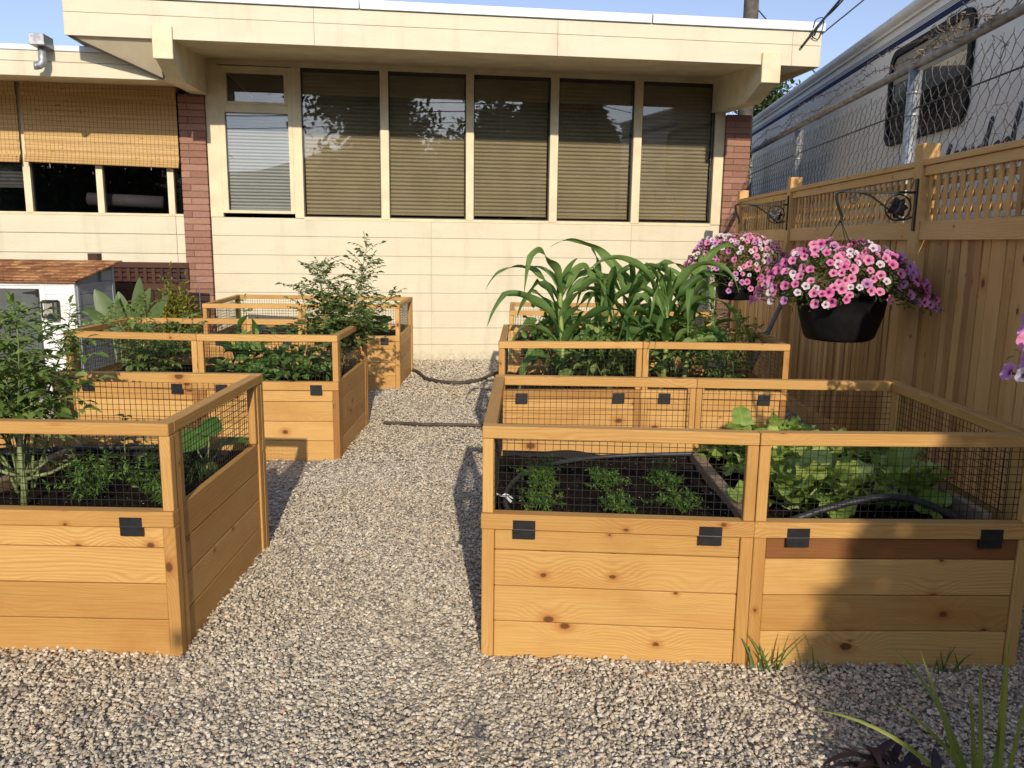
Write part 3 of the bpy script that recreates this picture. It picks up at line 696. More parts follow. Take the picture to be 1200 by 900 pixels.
def tomato(label, base, stems, leafL, leaf, gap, leafm=LEAF_TOM, nl=7, tmpl=T_LOB, name='tomato_plant', wid=.6, r=.006, start=.1, droop=.7, cat='plant'):
    lm, sm = MB(), MB()
    for d, L_ in stems:
        pts = curve(np.array(base) + rng.normal(0, .02, 3) * (1, 1, 0), d, L_, 10, .15, .09); tube(sm, pts, np.linspace(r, r * .35, 11), 6)
        t = start; az = rng.uniform(0, 6.28)
        while t < 1:
            q, dd = at_t(pts, t); az += 2.4 + rng.normal(0, .3); o = np.array((math.cos(az), math.sin(az), .55 + .5 * t)); k = 1 - .45 * max(0, t - .4)
            compound(lm, sm, q, o, leafL * rng.uniform(.75, 1.15) * k, nl, leaf * k * rng.uniform(.85, 1.15), wid, tmpl, droop, r * .35)
            t += gap / L_
        for _ in range(3):
            q, dd = at_t(pts, 1.); compound(lm, sm, q, dd + rng.normal(0, .5, 3), leafL * .5, nl, leaf * .6, wid, tmpl, .3, r * .3)
    return plant(name, label, cat, base, lm, leafm, sm)
SZ = .455
# --- front-left planter
tomato('big leafy tomato plant overflowing the front left planter', (-1.90, 3.05, SZ), [((-.1, 0, 1), .70), ((.25, -.1, 1), .62), ((-.35, .15, 1), .68), ((.0, .25, 1), .72), ((-.5, -.1, .9), .64), ((.12, -.15, 1), .68), ((-.2, -.2, 1), .62), ((.2, 0, .9), .5), ((-.7, .1, .8), .64), ((.2, .3, 1), .66), ((-.4, .3, 1), .66), ((-.15, .1, 1), .74), ((.1, .1, 1), .66)], .16, .058, .023, start=.36, wid=.58)
mb = MB(); pts = np.array([(-1.79, 2.86, SZ), (-1.785, 2.865, .55), (-1.80, 2.88, .66), (-1.81, 2.92, .76)]); tube(mb, pts, [.013, .012, .010, .007], 8)
for a, b in (((-1.787, 2.866, .56), (-1.95, 2.86, .64)), ((-1.787, 2.866, .555), (-1.62, 2.93, .615)), ((-1.79, 2.87, .58), (-1.69, 2.86, .63))): tube(mb, [a, (np.array(a) + b) / 2 + Z * -.012, b], [.008, .007, .005], 6)
lm = MB()
for a in ((-1.95, 2.86, .64), (-1.62, 2.93, .615), (-1.69, 2.86, .63)):
    for _ in range(4): compound(lm, mb, a, rng.normal(0, 1, 3) + Z * .5, .06, 5, .025, .6, T_LOB, .5, .002)
plant('broccoli_stalk', 'thick pale green stalk with cut side shoots behind the front left wire', 'plant', (-1.79, 2.86, SZ), lm, LEAF_TOM, mb, simple('pale_stem', (.20, .24, .09), .6, var=.3, vscale=30))
def feather(lm, p, n, h, spread=.45, fine=.012, dens=13):
    """feathery carrot-like top"""
    sm = lm
    for _ in range(n):
        d = nrm(np.array((*rng.normal(0, spread, 2), 1.))); pts = curve(p + rng.normal(0, .008, 3) * (1, 1, 0), d, h * rng.uniform(.6, 1.1), 7, .5, .1); tube(lm, pts, np.linspace(.0016, .0008, 8), 3, cap=False)
        P, D, N_ = [], [], []
        for k in range(dens):
            t = .35 + .65 * k / dens; q, dd = at_t(pts, t); sd_ = nrm(np.cross(dd, rng.normal(0, 1, 3)))
            for s in (-1, 1): P.append(q + rng.normal(0, .003, 3)); D.append(dd * .5 + s * sd_ + rng.normal(0, .35, 3)); N_.append(rng.normal(0, .6, 3) + Z)
        scatter(lm, T_SM[0], P, D, N_, rng.uniform(fine, fine * 2.4, len(P)), rng.uniform(fine * .45, fine * .8, len(P)))
for (x, y, n, h, lab) in ((-1.58, 2.95, 17, .22, 'full clump of carrot tops beside the pale green stalk'), (-1.42, 3.02, 14, .21, 'carrot clump in the middle of the front left bed'), (-1.27, 2.86, 8, .12, 'low carrot tuft next to the front left corner post')):
    lm = MB(); feather(lm, np.array((x, y, SZ)), n, h, .4, .016, 12); plant('carrot_plant', lab, 'plant', (x, y, SZ), lm, LEAF_CAR, None, group='carrots in the front left planter')
lm = MB()
for _ in range(50):
    pts = curve((-1.33 + rng.normal(0, .06), 3.2 + rng.normal(0, .08), SZ), (*rng.normal(0, .35, 2), 1), rng.uniform(.10, .2), 5, .6, .12); tube(lm, pts, np.linspace(.0022, .0007, 6), 3)
plant('onion_clump', 'thin grassy onion greens behind the carrots in the front left bed', 'plant', (-1.33, 3.2, SZ), lm, LEAF_WEED)
def broad(lm, sm, base, spec, segs=8, cols=6, prof=None, wave=.07, fold=.16, r=.004, outw=.5):
    for (az, el, pet, L_, wd, droop) in spec:
        d = np.array((math.cos(az) * math.cos(el), math.sin(az) * math.cos(el), math.sin(el))); pts = curve(base, d, pet, 4, .1, .03); tube(sm, pts, np.linspace(r * 1.2, r * .8, 5), 5)
        q, dd = at_t(pts, 1.); V, F, UV = blade_rows(q, dd + np.array((math.cos(az), math.sin(az), 0)) * outw, Z + rng.normal(0, .15, 3) - .3 * np.array((math.cos(az), math.sin(az), 0)), L_, wd, prof or (lambda t: max(.05, math.sin(math.pi * (t * .93 + .05)) ** .55)), droop, fold, segs, wave, rng.normal(0, .25), cols); lm.add(V, F, UV)
lm, sm = MB(), MB(); heart = lambda t: max(.05, (1 - t) ** .55 * min(1, t * 5 + .45))
broad(lm, sm, np.array((-1.30, 3.36, SZ)), [(2.6, 1.0, .10, .17, .17, 1.0), (.3, 1.1, .10, .13, .13, 1.2), (1.6, 1.2, .15, .12, .13, .7), (5., .6, .06, .13, .13, 1.1)], prof=heart)
mb = MB(); lathe(mb, [(.001, -.034), (.016, -.03), (.026, -.016), (.030, 0), (.026, .016), (.016, .028), (.001, .033)], (-1.245, 3.26, SZ + .032), 16)
def gourd_mat():
    m, n, b = mat('striped_gourd'); q = NT(n); U, V, uv = q.uv(); st = q.math('SINE', q.math('MULTIPLY', U, 2 * math.pi * 10)); c = q.mix(q.remap(st, -.2, .5), (.55, .50, .05), (.16, .26, .03)); q.L(c, b.inputs['Base Color']); b.inputs['Roughness'].default_value = .35; return m
fruit = mb.build('fruit', gourd_mat(), None, True)
plant('cucumber_plant', 'young cucumber vine with a round striped yellow fruit by the front left corner', 'plant', (-1.3, 3.36, SZ), lm, LEAF_DARK, sm, extra=(fruit,))
lm, sm = MB(), MB(); pts = curve((-1.72, 3.5, SZ), (.05, 0, 1), .20, 6, 0, .05); tube(sm, pts, np.linspace(.004, .002, 7), 5)
for t in np.linspace(.35, 1, 7):
    q, dd = at_t(pts, t); 
    for s in (0, math.pi): P = [q]; a = s + t * 9; scatter(lm, T_OV[0], P, [(math.cos(a), math.sin(a), .25)], [Z], .055, .03)
plant('basil_plant', 'small dark reddish seedling standing behind the front left wire mesh', 'plant', (-1.72, 3.5, SZ), lm, leafmat('reddish_leaf', [(0, (.04, .045, .015)), (1, (.09, .10, .03))], .15, .5, .2), sm)
# --- middle-left planter
tomato('wide bushy tomato filling the left half of the middle left planter', (-2.55, 5.72, SZ), [((-.6, -.1, 1), .46), ((-.25, 0, 1), .52), ((.15, .1, 1), .52), ((.5, 0, .9), .46), ((-.9, .1, .7), .5), ((.8, -.1, .7), .4), ((0, -.35, 1), .42), ((-.45, -.3, .8), .42), ((.4, -.3, .8), .38), ((.2, .3, .9), .45)], .16, .062, .034, LEAF_TOM, start=.05)
def bush(name, label, base, rx, ry, h, n, leaf, leafm, tm=T_OV, wid=.62, cat='plant', shell=.55, group=None, stems=12, up_=.4, lumpy=1.):
    lm, sm = MB(), MB(); base = np.array(base, float); ang = rng.uniform(0, 6.28, n); u = rng.uniform(-.15, 1, n); rr = (shell + (1 - shell) * rng.random(n))
    lump = 1 + lumpy * (.22 * np.sin(ang * 3 + 1) + .15 * np.sin(ang * 7 + u * 5))
    c = np.sqrt(np.clip(1 - np.clip(u, 0, 1) ** 2, .05, 1)); P = base + np.stack([rx * rr * lump * c * np.cos(ang), ry * rr * lump * c * np.sin(ang), h * .35 + h * .65 * rr * lump * u], -1)
    D = np.stack([np.cos(ang) * c, np.sin(ang) * c, u * .6 + up_ * rng.normal(0, 1, n)], -1) + rng.normal(0, .45, (n, 3)); N_ = np.stack([np.cos(ang) * .4, np.sin(ang) * .4, np.ones(n)], -1) + rng.normal(0, .4, (n, 3))
    for k in range(len(tm)): s = slice(k, None, len(tm)); l = leaf * rng.uniform(.6, 1.2, len(P[s])); scatter(lm, tm[k], P[s], D[s], N_[s], l, l * wid)
    for k in range(stems):
        q = P[rng.integers(n)]; tube(sm, [base + rng.normal(0, .02, 3) * (1, 1, 0), base + (q - base) * .5 + Z * .03, q], [.005, .004, .002], 5)
    return plant(name, label, cat, base, lm, leafm, sm, group=group)
bush('pepper_plant', 'pepper bush with large drooping leaves next to the middle seam of the left planter', (-1.87, 5.58, SZ), .17, .16, .32, 130, .095, LEAF_DARK, wid=.5)
bush('bean_plant', 'low rounded dark green bean bush by the right corner of the middle left bed', (-1.50, 5.50, SZ), .24, .2, .24, 330, .062, LEAF_DARK, wid=.75)
bush('potato_plant', 'small bright green bush between the pepper and bean plants', (-1.72, 5.43, SZ), .14, .12, .17, 130, .05, LEAF_DARK, wid=.6)
tomato('tall airy tomato plant rising above the middle left planter against the cream wall', (-1.33, 6.0, SZ), [((-.02, 0, 1), .82), ((.14, 0, 1), .97), ((-.28, .1, 1), .82), ((.42, 0, 1), .66), ((-.5, 0, 1), .70), ((.03, .2, 1), .88), ((.62, .1, .9), .60), ((-.15, -.1, 1), .70), ((.25, .15, 1), .75), ((-.06, .05, 1), .62), ((.1, -.1, 1), .55)], .20, .054, .023, LEAF_SPARSE, 9, [template(ovate, .5, .2, 3), template(ovate, .9, .1, 3)], wid=.62, r=.006, start=.25, droop=.55)
# --- back-left planter
lm, sm = MB(), MB(); spec = [(rng.uniform(0, 6.28), rng.uniform(.6, 1.2), rng.uniform(.08, .2), rng.uniform(.16, .24), rng.uniform(.17, .25), rng.uniform(.8, 1.4)) for _ in range(26)]
for k in range(26): broad(lm, sm, np.array((-1.55 + rng.uniform(-.25, .25), 8.25 + rng.uniform(-.2, .25), SZ)), [spec[k]], prof=heart)
plant('squash_plant', 'squash plant with broad dark leaves in the right end of the rear left planter', 'plant', (-1.55, 8.3, SZ), lm, LEAF_DARK, sm)
tomato('thin young tomato in the left end of the rear left planter', (-2.75, 8.25, SZ), [((0, 0, 1), .36), ((.15, 0, 1), .25)], .13, .06, .07)
bush('cabbage_seedling', 'blue green low cabbage beside the brick pillar', (-2.62, 8.05, SZ), .14, .14, .14, 40, .11, leafmat('blue_leaf', [(0, (.06, .11, .08)), (1, (.12, .18, .13))], .1, .5, .3), wid=.75)
bush('strawberry_plant', 'low green leafy clump in the middle of the rear left planter', (-2.2, 8.1, SZ), .26, .2, .15, 160, .06, LEAF_DARK, wid=.7)
# --- front-right planter
carrots = [(.125, 2.90, 'carrot seedling tuft closest to the left post of the front right planter', 13, .105), (.13, 3.22, 'tall bushy carrot seedling by the hose bend in the front right planter', 16, .13), (.40, 2.86, 'small carrot seedling, front of the middle seedling pair', 9, .085), (.385, 3.16, 'carrot seedling at the back of the middle seedling pair', 12, .11), (.645, 2.89, 'front carrot seedling nearest the wooden divider board', 11, .09), (.615, 3.20, 'rear carrot seedling nearest the wooden divider board', 13, .11)]
for x, y, lab, n, h in carrots:
    lm = MB(); feather(lm, np.array((x, y, SZ)), n + 6, h * 1.1, .5, .009, 12)
    for k in range(2): feather(lm, np.array((x + rng.normal(0, .02), y + rng.choice((-.05, .05)), SZ)), n // 2, h * .9, .5, .009, 11)
    plant('carrot_seedling', lab, 'seedling', (x, y, SZ), lm, LEAF_CAR, None, group='carrot seedlings in the front right planter')
cab = lambda t: max(.06, math.sin(math.pi * (t ** .8 * .9 + .06)) ** .5)
cabs = [(1.07, 2.95), (1.24, 2.95), (1.48, 2.98), (1.09, 3.28), (1.28, 3.30), (1.50, 3.34), (1.04, 3.52), (1.24, 3.55)]
clabs = ['cabbage plant nearest the centre post behind the black hose', 'cabbage plant in the front row, under the hose arch', 'front row cabbage closest to the fence side', 'cabbage plant beside the wooden divider, second row', 'tall upright cabbage in the middle of the bed', 'second row cabbage towards the fence side', 'back row cabbage peeking past the divider board', 'back row cabbage below the rear rail']
for (x, y), lab in zip(cabs, clabs):
    lm, sm = MB(), MB()
    hh = 1 + .25 * (y - 2.9) / .6
    for k in range(25):
        az = k * 2.4 + rng.normal(0, .3); inner = k / 25; L_ = rng.uniform(.13, .18) * (1 - .2 * inner); broad(lm, sm, np.array((x, y, SZ)) + rng.normal(0, .012, 3) * (1, 1, 0), [(az, .48 + .85 * inner + rng.normal(0, .1), rng.uniform(.03, .085) * hh + .05 * inner, L_, L_ * rng.uniform(.65, .95), rng.uniform(.5, 1.2))], segs=8, cols=6, prof=cab, wave=.18, fold=.2, outw=.15)
    plant('cabbage_plant', lab, 'cabbage', (x, y, SZ), lm, LEAF_CAB, sm, simple('cab_stem', (.36, .44, .2), .5) if lab == clabs[0] else bpy.data.materials['cab_stem'], group='cabbages in the front right planter')
# --- middle-right planter: corn
def corn(label, base, h, nleaf, az0, lean=(0, 0)):
    lm, sm = MB(), MB(); base = np.array(base, float); top = base + np.array((*lean, h * .72)); pts = np.array([base + (top - base) * t + np.array((.012 * math.sin(t * 5), 0, 0)) for t in np.linspace(0, 1, 9)]); tube(sm, pts, np.linspace(.021, .009, 9), 8)
    for k in range(nleaf):
        t = .15 + .82 * k / (nleaf - 1); q, dd = at_t(pts, t); az = az0 + (math.pi if k % 2 else 0) + rng.normal(0, .7); el = R(rng.uniform(50, 68)) + .35 * max(0, t - .6)
        d = np.array((math.cos(az) * math.cos(el), math.sin(az) * math.cos(el), math.sin(el))); L_ = rng.uniform(.60, .88) * (1 - .25 * abs(t - .55)) * h / .86; w = rng.uniform(.052, .076)
        # sheath
        tube(sm, [q - dd * .10, q - dd * .04, q], [.016, .018, .014], 8, cap=False)
        V, F, UV = blade_rows(q, d, Z, L_, w, cornp, rng.uniform(1.2, 2.4) * (1 - .25 * t), .5, 26, .30, rng.normal(0, 2.2), 4, rng.uniform(1.0, 3.4), (rng.uniform(.35, .7), rng.uniform(.5, 1.6)) if rng.random() < .6 else None); lm.add(V, F, UV)
    for k in range(3):
        q, dd = at_t(pts, 1.); az = az0 + k * 2.1; d = np.array((math.cos(az) * .35, math.sin(az) * .35, 1)); V, F, UV = blade_rows(q, d, Z + np.array((0, -.3, 0)), rng.uniform(.25, .4), .055, cornp, rng.uniform(.6, 2.6), .5, 16, .05, rng.normal(0, .5), 4); lm.add(V, F, UV)
    return plant('corn_plant', label, 'corn', base, lm, LEAF_CORN, sm, simple('corn_stalk', (.26, .34, .09), .5, var=.2) if 'corn_stalk' not in bpy.data.materials else bpy.data.materials['corn_stalk'], group='corn plants in the middle right planter')
for (lab, b, h, n, az, ln) in (
    ('corn plant at the left end whose long leaf arches far over the path', (.33, 5.50, SZ), .90, 15, 3.0, (.0, 0)),
    ('corn plant standing behind the leftmost corn stalk', (.60, 5.72, SZ), .84, 14, 2.0, (.06, 0)),
    ('tallest corn plant, in the middle of the row against the cream wall', (.80, 5.70, SZ), .92, 15, .3, (.04, 0)),
    ('corn plant with thick stalk just right of the planter seam', (1.02, 5.48, SZ), .86, 15, .4, (.03, 0)),
    ('corn plant with broad leaves furthest right, in front of the flowers', (1.20, 5.62, SZ), .88, 15, .9, (.03, 0))): corn(lab, b, h, n, az, ln)
tomato('dense bushy tomato at the right end of the corn planter below the flowers', (1.45, 5.5, SZ), [((-.3, -.1, 1), .52), ((0, 0, 1), .62), ((.3, 0, 1), .5), ((-.5, .1, .9), .5), ((.45, .1, .8), .42), ((.1, -.3, 1), .5), ((-.15, .2, 1), .56), ((.2, .2, 1), .52), ((-.2, -.35, .9), .46)], .12, .045, .036, LEAF_DARK, tmpl=T_OV, wid=.4, start=.06)
bush('bean_plant', 'leafy green bean bush growing under the corn leaves', (.66, 5.46, SZ), .38, .22, .46, 520, .075, LEAF_TOM, wid=.62, shell=.35)
bush('bean_plant', 'second bean bush between the two right corn stalks', (1.14, 5.72, SZ), .26, .22, .55, 330, .075, LEAF_TOM, wid=.6, shell=.3)
bush('bean_plant', 'dark leafy bush at the foot of the leftmost corn', (.30, 5.76, SZ), .24, .18, .50, 300, .07, LEAF_DARK, wid=.5, shell=.3)
# --- back-right planter
bush('zucchini_plant', 'dark leaves just visible in the planter behind the corn', (.55, 7.8, SZ), .4, .3, .34, 120, .15, LEAF_DARK, wid=.8, shell=.4)
bush('pumpkin_plant', 'leafy vine behind the corn towards the fence in the hidden planter', (1.3, 7.8, SZ), .4, .3, .4, 120, .15, LEAF_DARK, wid=.8, shell=.4)

# ------------------------------------------------------------------ hoses
HOSE = simple('black_hose', (.03, .032, .035), .5, var=.2)
HOSEB = simple('brown_hose', (.07, .055, .045), .7, var=.3, vscale=12)
def spline(P, n=40):
    P = np.asarray(P, float); P = np.vstack([2 * P[0] - P[1], P, 2 * P[-1] - P[-2]]); out = []
    m = len(P) - 3
    for i in range(m):
        for t in np.linspace(0, 1, max(3, n // m), endpoint=(i == m - 1)):
            a, b, c, d = P[i:i + 4]; out.append(.5 * (2 * b + (c - a) * t + (2 * a - 5 * b + 4 * c - d) * t * t + (3 * b - a - 3 * c + d) * t ** 3))
    return np.array(out)
def hose(label, pts, r, m, cat='hose', name='garden_hose'):
    mb = MB(); tube(mb, spline(pts, 50), r, 8); return tag(mb.build(name, m, None, True), label, cat)
hose('brown soaker hose sagging across the gravel near the house wall', [(-1.30, 8.84, .03), (-1.06, 8.78, .03), (-.88, 8.27, .03), (-.60, 8.05, .03), (-.35, 8.2, .03), (-.17, 8.72, .03), (.1, 8.9, .03)], .019, HOSEB)
hose('straight dark hose lying across the gravel between the middle planters', [(-1.0, 6.22, .022), (-.86, 6.19, .028), (-.66, 6.15, .03), (-.4, 6.15, .03), (-.2, 6.15, .028), (.02, 6.16, .022)], .014, HOSEB)
hose('black irrigation hose arching over the cabbages', [(.86, 2.70, .475), (.95, 2.70, .485), (1.1, 2.71, .535), (1.28, 2.72, .575), (1.42, 2.72, .565), (1.55, 2.71, .51), (1.62, 2.70, .47)], .013, HOSE)
hose('black irrigation hose curling round the seedling bed', [(.78, 2.70, .47), (.45, 2.69, .468), (.12, 2.70, .468), (.0, 2.80, .475), (-.02, 3.0, .475), (.02, 3.22, .472), (.12, 3.42, .472), (.4, 3.58, .476), (.75, 3.60, .49), (.95, 3.58, .50)], .0105, HOSE)
hose('thick black hose along the fence side of the cabbage bed', [(1.33, 3.62, .49), (1.45, 3.5, .50), (1.55, 3.2, .50), (1.60, 2.95, .485), (1.60, 2.72, .475)], .016, HOSE)
hose('dark drip hose across the front left bed under the tomato', [(-2.5, 3.3, .48), (-2.2, 3.42, .5), (-1.85, 3.52, .505), (-1.6, 3.56, .5), (-1.35, 3.55, .485)], .013, HOSE)
mb = MB()
for k in range(7):
    d = nrm(rng.normal(0, 1, 3)); tube(mb, [(-.035, 2.90, .505), np.array((-.035, 2.90, .505)) + d * .02 + Z * .01, np.array((-.035, 2.90, .505)) + d * .045], .0022, 4)
tag(mb.build('twist_tie', simple('white_plastic', (.75, .75, .75), .4)), 'small white plastic tie on the hose in the seedling bed', 'tie')

# ------------------------------------------------------------------ wooden fence on the right
fX = lambda y: 2.41 + .0305 * (y - 4.88)
fdir = nrm((.0305, 1, 0)); fn = np.array((-fdir[1], fdir[0], 0)); fn = nrm(fn)       # towards the garden (-x)
fence = thing('cedar_fence', 'tall cedar privacy fence with a lattice top along the right side', 'fence', (2.45, 5.5, 0))
def fb(mb, y0, y1, o0, o1, z0, z1, tone=None, long=None, ch=.002):
    p = np.array((fX((y0 + y1) / 2), (y0 + y1) / 2, (z0 + z1) / 2)) + fn * (o0 + o1) / 2
    box(mb, p, (fdir, fn, Z), (y1 - y0, abs(o1 - o0), z1 - z0), ch, rng.beta(2, 3) if tone is None else tone, None, long)
posts = [.1, 2.45, 4.90, 7.40, 9.25]
for y in posts:
    mb = MB(); fb(mb, y - .05, y + .05, -.05, .05, -.05, 2.03, .35, 2, .005); adopt(fence, mb.build('fence_post', FENCEW))
for y0, y1 in zip(posts[:-1], posts[1:]):
    a, b = y0 + .052, y1 - .052
    mb = MB(); y = a
    while y < b - .02:
        w = rng.uniform(.066, .076); y2 = min(y + w, b); fb(mb, y, y2 - rng.uniform(.004, .008), -.026 + rng.uniform(-.002, .002), -.006 + rng.uniform(-.006, .006), .10, 1.49, rng.beta(.9, 1.1), 2); y = y2
    adopt(fence, mb.build('fence_boards', FENCEW))
    mb = MB(); fb(mb, a, b, -.004, .030, 1.478, 1.585, .2, 0); adopt(fence, mb.build('middle_rail', FENCEW))
    mb = MB(); fb(mb, a, b, -.02, .030, 1.845, 1.90, .2, 0); fb(mb, a, b, -.045, .045, 1.902, 1.935, .3, 0); adopt(fence, mb.build('top_rail', FENCEW))
    mb = MB(); fb(mb, a, b, -.024, .022, .0, .115, .3, 0); adopt(fence, mb.build('kick_board', FENCEW))
    mb = MB(); n = int((b - a) / .088)
    for i in range(n): y = a + (i + .5) * (b - a) / n; fb(mb, y - .019, y + .019, .002, .014, 1.585, 1.845, None, 2)
    for z in (1.642, 1.722, 1.802): fb(mb, a, b, -.012, -.002, z - .019, z + .019, .3, 0)
    adopt(fence, mb.build('lattice', FENCEW))
# ------------------------------------------------------------------ dark fence and shed at the left
df = thing('brown_fence', 'dark brown stained fence with lattice top beside the left brick pillar', 'fence', (-3.9, 8.6, 0))
def ab(mb, x0, x1, y0, y1, z0, z1, tone=.3, long=None, ch=.003): box(mb, ((x0 + x1) / 2, (y0 + y1) / 2, (z0 + z1) / 2), ((1, 0, 0), (0, 1, 0), Z), (x1 - x0, y1 - y0, z1 - z0), ch, tone, None, long)
for x in (-4.37, -6.6):
    mb = MB(); ab(mb, x - .05, x + .05, 8.5, 8.6, 0, 1.262, .3, 2); adopt(df, mb.build('fence_post', BROWNW))
mb = MB(); ab(mb, -6.5, -3.40, 8.52, 8.58, 1.12, 1.178, .0, 0); ab(mb, -6.5, -3.40, 8.53, 8.575, .89, .96, .0, 0); adopt(df, mb.build('fence_rails', BROWNW))
mb = MB(); x = -6.5
while x < -3.42: ab(mb, x, x + .066, 8.545, 8.565, .04, .888, rnd.random(), 2); x += .07
adopt(df, mb.build('fence_boards', BROWNW))
mb = MB(); x = -6.48
while x < -3.42: ab(mb, x, x + .038, 8.535, 8.545, .962, 1.118, rnd.random(), 2); x += .087
for z in (.985, 1.04, 1.095): ab(mb, -6.5, -3.40, 8.548, 8.556, z - .018, z + .018, .5, 0)
adopt(df, mb.build('lattice', BROWNW)); mb = MB(); ab(mb, -6.5, -3.40, 8.572, 8.584, .955, 1.125, .2, 0); adopt(df, mb.build('lattice_backing', BROWNW))
SHW = simple('white_siding_paint', (.80, .80, .78), .55, var=.05); SHG = simple('grey_siding_paint', (.30, .33, .37), .6, var=.08); SHD = simple('grey_door_paint', (.09, .10, .095), .6, var=.1)
shed = thing('garden_shed', 'small white and grey storage shed with a cedar shingle roof', 'shed', (-4.6, 7.6, 0))
x0, x1, y0, y1 = -5.7, -3.885, 7.22, 7.93
mb = MB(); z = .02
while z < .99: ab(mb, -4.17, x1 - .05, y0 - .004, y0 + .02, z, min(z + .098, 1.0), 0, 0, .004); z += .1
ab(mb, x1 - .05, x1, y0 - .014, y0 + .02, 0, 1.03, 0); ab(mb, x0, x1 - .05, y0 - .010, y0 + .02, 1.0, 1.03, 0); ab(mb, -4.20, -4.15, y0 - .014, y0 + .018, 0, .999, 0); ab(mb, x0, -4.2, y0, y0 + .02, .97, .999, 0)
adopt(shed, mb.build('front_wall', SHW))
mb = MB(); z = .02
while z < 1.13:
    zt = min(z + .098, 1.13); yb = y0 + .03 if zt < 1.03 else y0 + .03 + (zt - 1.03) / .14 * .70
    if yb < y1 - .1: ab(mb, x1 - .02, x1 + .004, yb, y1 - .05, z, zt, 0, 1, .004)
    z += .1
ab(mb, x1 - .02, x1 + .010, y1 - .05, y1, 0, 1.15, 0); ab(mb, x1 - .02, x1 + .010, y0 + .021, y0 + .06, 0, 1.03, 0)
poly_extrude(mb, [(x1 - .03, y0 + .03, 0), (x1 - .03, y1, 0), (x1 - .03, y1, 1.165), (x1 - .03, y0 + .03, 1.035)], (.008, 0, 0))
adopt(shed, mb.build('side_wall', SHG))
mb = MB(); ab(mb, x0, -4.205, y0 + .002, y0 + .018, .02, .965, 0); ab(mb, -5.6, -4.22, y0 - .006, y0 + .001, .78, .90, 0); ab(mb, -5.6, -4.22, y0 - .006, y0 + .001, .30, .40, 0); ab(mb, -4.30, -4.22, y0 - .007, y0 + .001, .03, .96, 0); dr = mb.build('shed_door', SHD); adopt(shed, dr)
mb = MB(); ab(mb, -4.235, -4.215, y0 - .014, y0 - .007, .90, .97, 0); poly_extrude(mb, [(-4.235, y0 - .012, .955), (-4.235, y0 - .012, .92), (-4.36, y0 - .012, .937)], (0, .004, 0)); o = mb.build('door_hinge', HINGE); sub_of(dr, o)
def shingle_mat():
    m, n, b = mat('cedar_shingle'); q = NT(n); g_ = q.geo(); c = q.ramp(g_.outputs['Random Per Island'], [(0, (.20, .075, .028)), (.5, (.36, .16, .06)), (1, (.55, .29, .12))]); f = q.noise(q.obj(), 30, 4); c = q.mix(q.remap(f, .4, .75, 0, .6), c, (.10, .04, .02)); q.L(c, b.inputs['Base Color']); b.inputs['Roughness'].default_value = .75; return m
mb = MB(); rows = 7
for r_ in range(rows):
    y = y0 - .06 + (y1 + .05 - y0 + .06) * r_ / rows; zz = 1.045 + .15 * r_ / rows; x = x0 - .1
    while x < x1 + .02:
        w = rnd.uniform(.07, .15); xe = min(x + w, x1 + .05); sl = .15 / .82
        box(mb, ((x + xe) / 2, y + .085, zz + .016 + rnd.uniform(0, .004)), ((1, 0, 0), (0, 1, .10), (0, -.10, 1)), (xe - x - .004, .17, .012), .002); x = xe
poly_extrude(mb, [(x0, y0 - .05, 1.03), (x0, y1 + .05, 1.178), (x0, y1 + .05, 1.19), (x0, y0 - .05, 1.043)], (x1 - x0 + .03, 0, 0))
adopt(shed, mb.build('shingle_roof', shingle_mat()))
shed_win = thing('shed_window', 'small black framed window on the white shed front, built as a box', 'lantern', (-4.07, 7.17, .8))  # little shed window, modelled as a box standing off the wall
mb = MB(); 
for (a, b, c, d) in ((-4.135, -4.125, .725, .872), (-4.035, -4.025, .725, .872), (-4.125, -4.035, .862, .872), (-4.125, -4.035, .725, .742)):
    ab(mb, a, b, 7.10, 7.115, c, d, 0, None, .001); ab(mb, a, b, 7.185, 7.2, c, d, 0, None, .001)
ab(mb, -4.135, -4.025, 7.116, 7.184, .872, .880, 0); ab(mb, -4.135, -4.025, 7.116, 7.184, .717, .725, 0); ab(mb, -4.09, -4.07, 7.18, 7.214, .85, .87, 0)
o1 = mb.build('shed_window_frame', HINGE); mb = MB(); ab(mb, -4.123, -4.037, 7.12, 7.18, .745, .86, 0); o2 = mb.build('shed_window_glass', simple('shed_window_glass', (.35, .33, .3), .25)); adopt(shed_win, o1, o2)

# canna and shrub by the shed
lm, sm = MB(), MB(); can = lambda t: max(.03, math.sin(math.pi * (t * .94 + .05)) ** .8)
for (dx, az, el, L_, wd) in ((-.06, 2.9, 1.12, .42, .17), (0, 2.3, 1.35, .36, .14), (.1, 1.0, 1.45, .48, .12), (.06, .4, 1.2, .42, .12), (.16, .2, 1.05, .40, .12), (-.02, 4.6, 1.3, .34, .13), (.1, 5.2, 1.2, .36, .12), (-.12, 3.3, .9, .3, .12)):
    b_ = np.array((-3.33 + dx, 6.95, .62)); d = np.array((math.cos(az) * math.cos(el), math.sin(az) * math.cos(el) * .5, math.sin(el))); tube(sm, [(-3.33 + dx * .5, 6.95, .0), (-3.33 + dx * .8, 6.95, .4), b_], [.014, .012, .008], 6); V, F, UV = blade_rows(b_, d, (0, -1, .2), L_, wd, can, .25, .12, 10, .02, rng.normal(0, .5), 4); lm.add(V, F, UV)
plant('canna_plant', 'broad upright canna leaves in front of the grey shed side', 'plant', (-3.33, 6.95, 0), lm, LEAF_CANNA, sm)
bush('golden_shrub', 'yellow green feathery shrub at the foot of the left brick pillar', (-3.40, 8.15, 0), .22, .2, .98, 3600, .055, LEAF_YEL, T_SM, .45, 'shrub', .2)
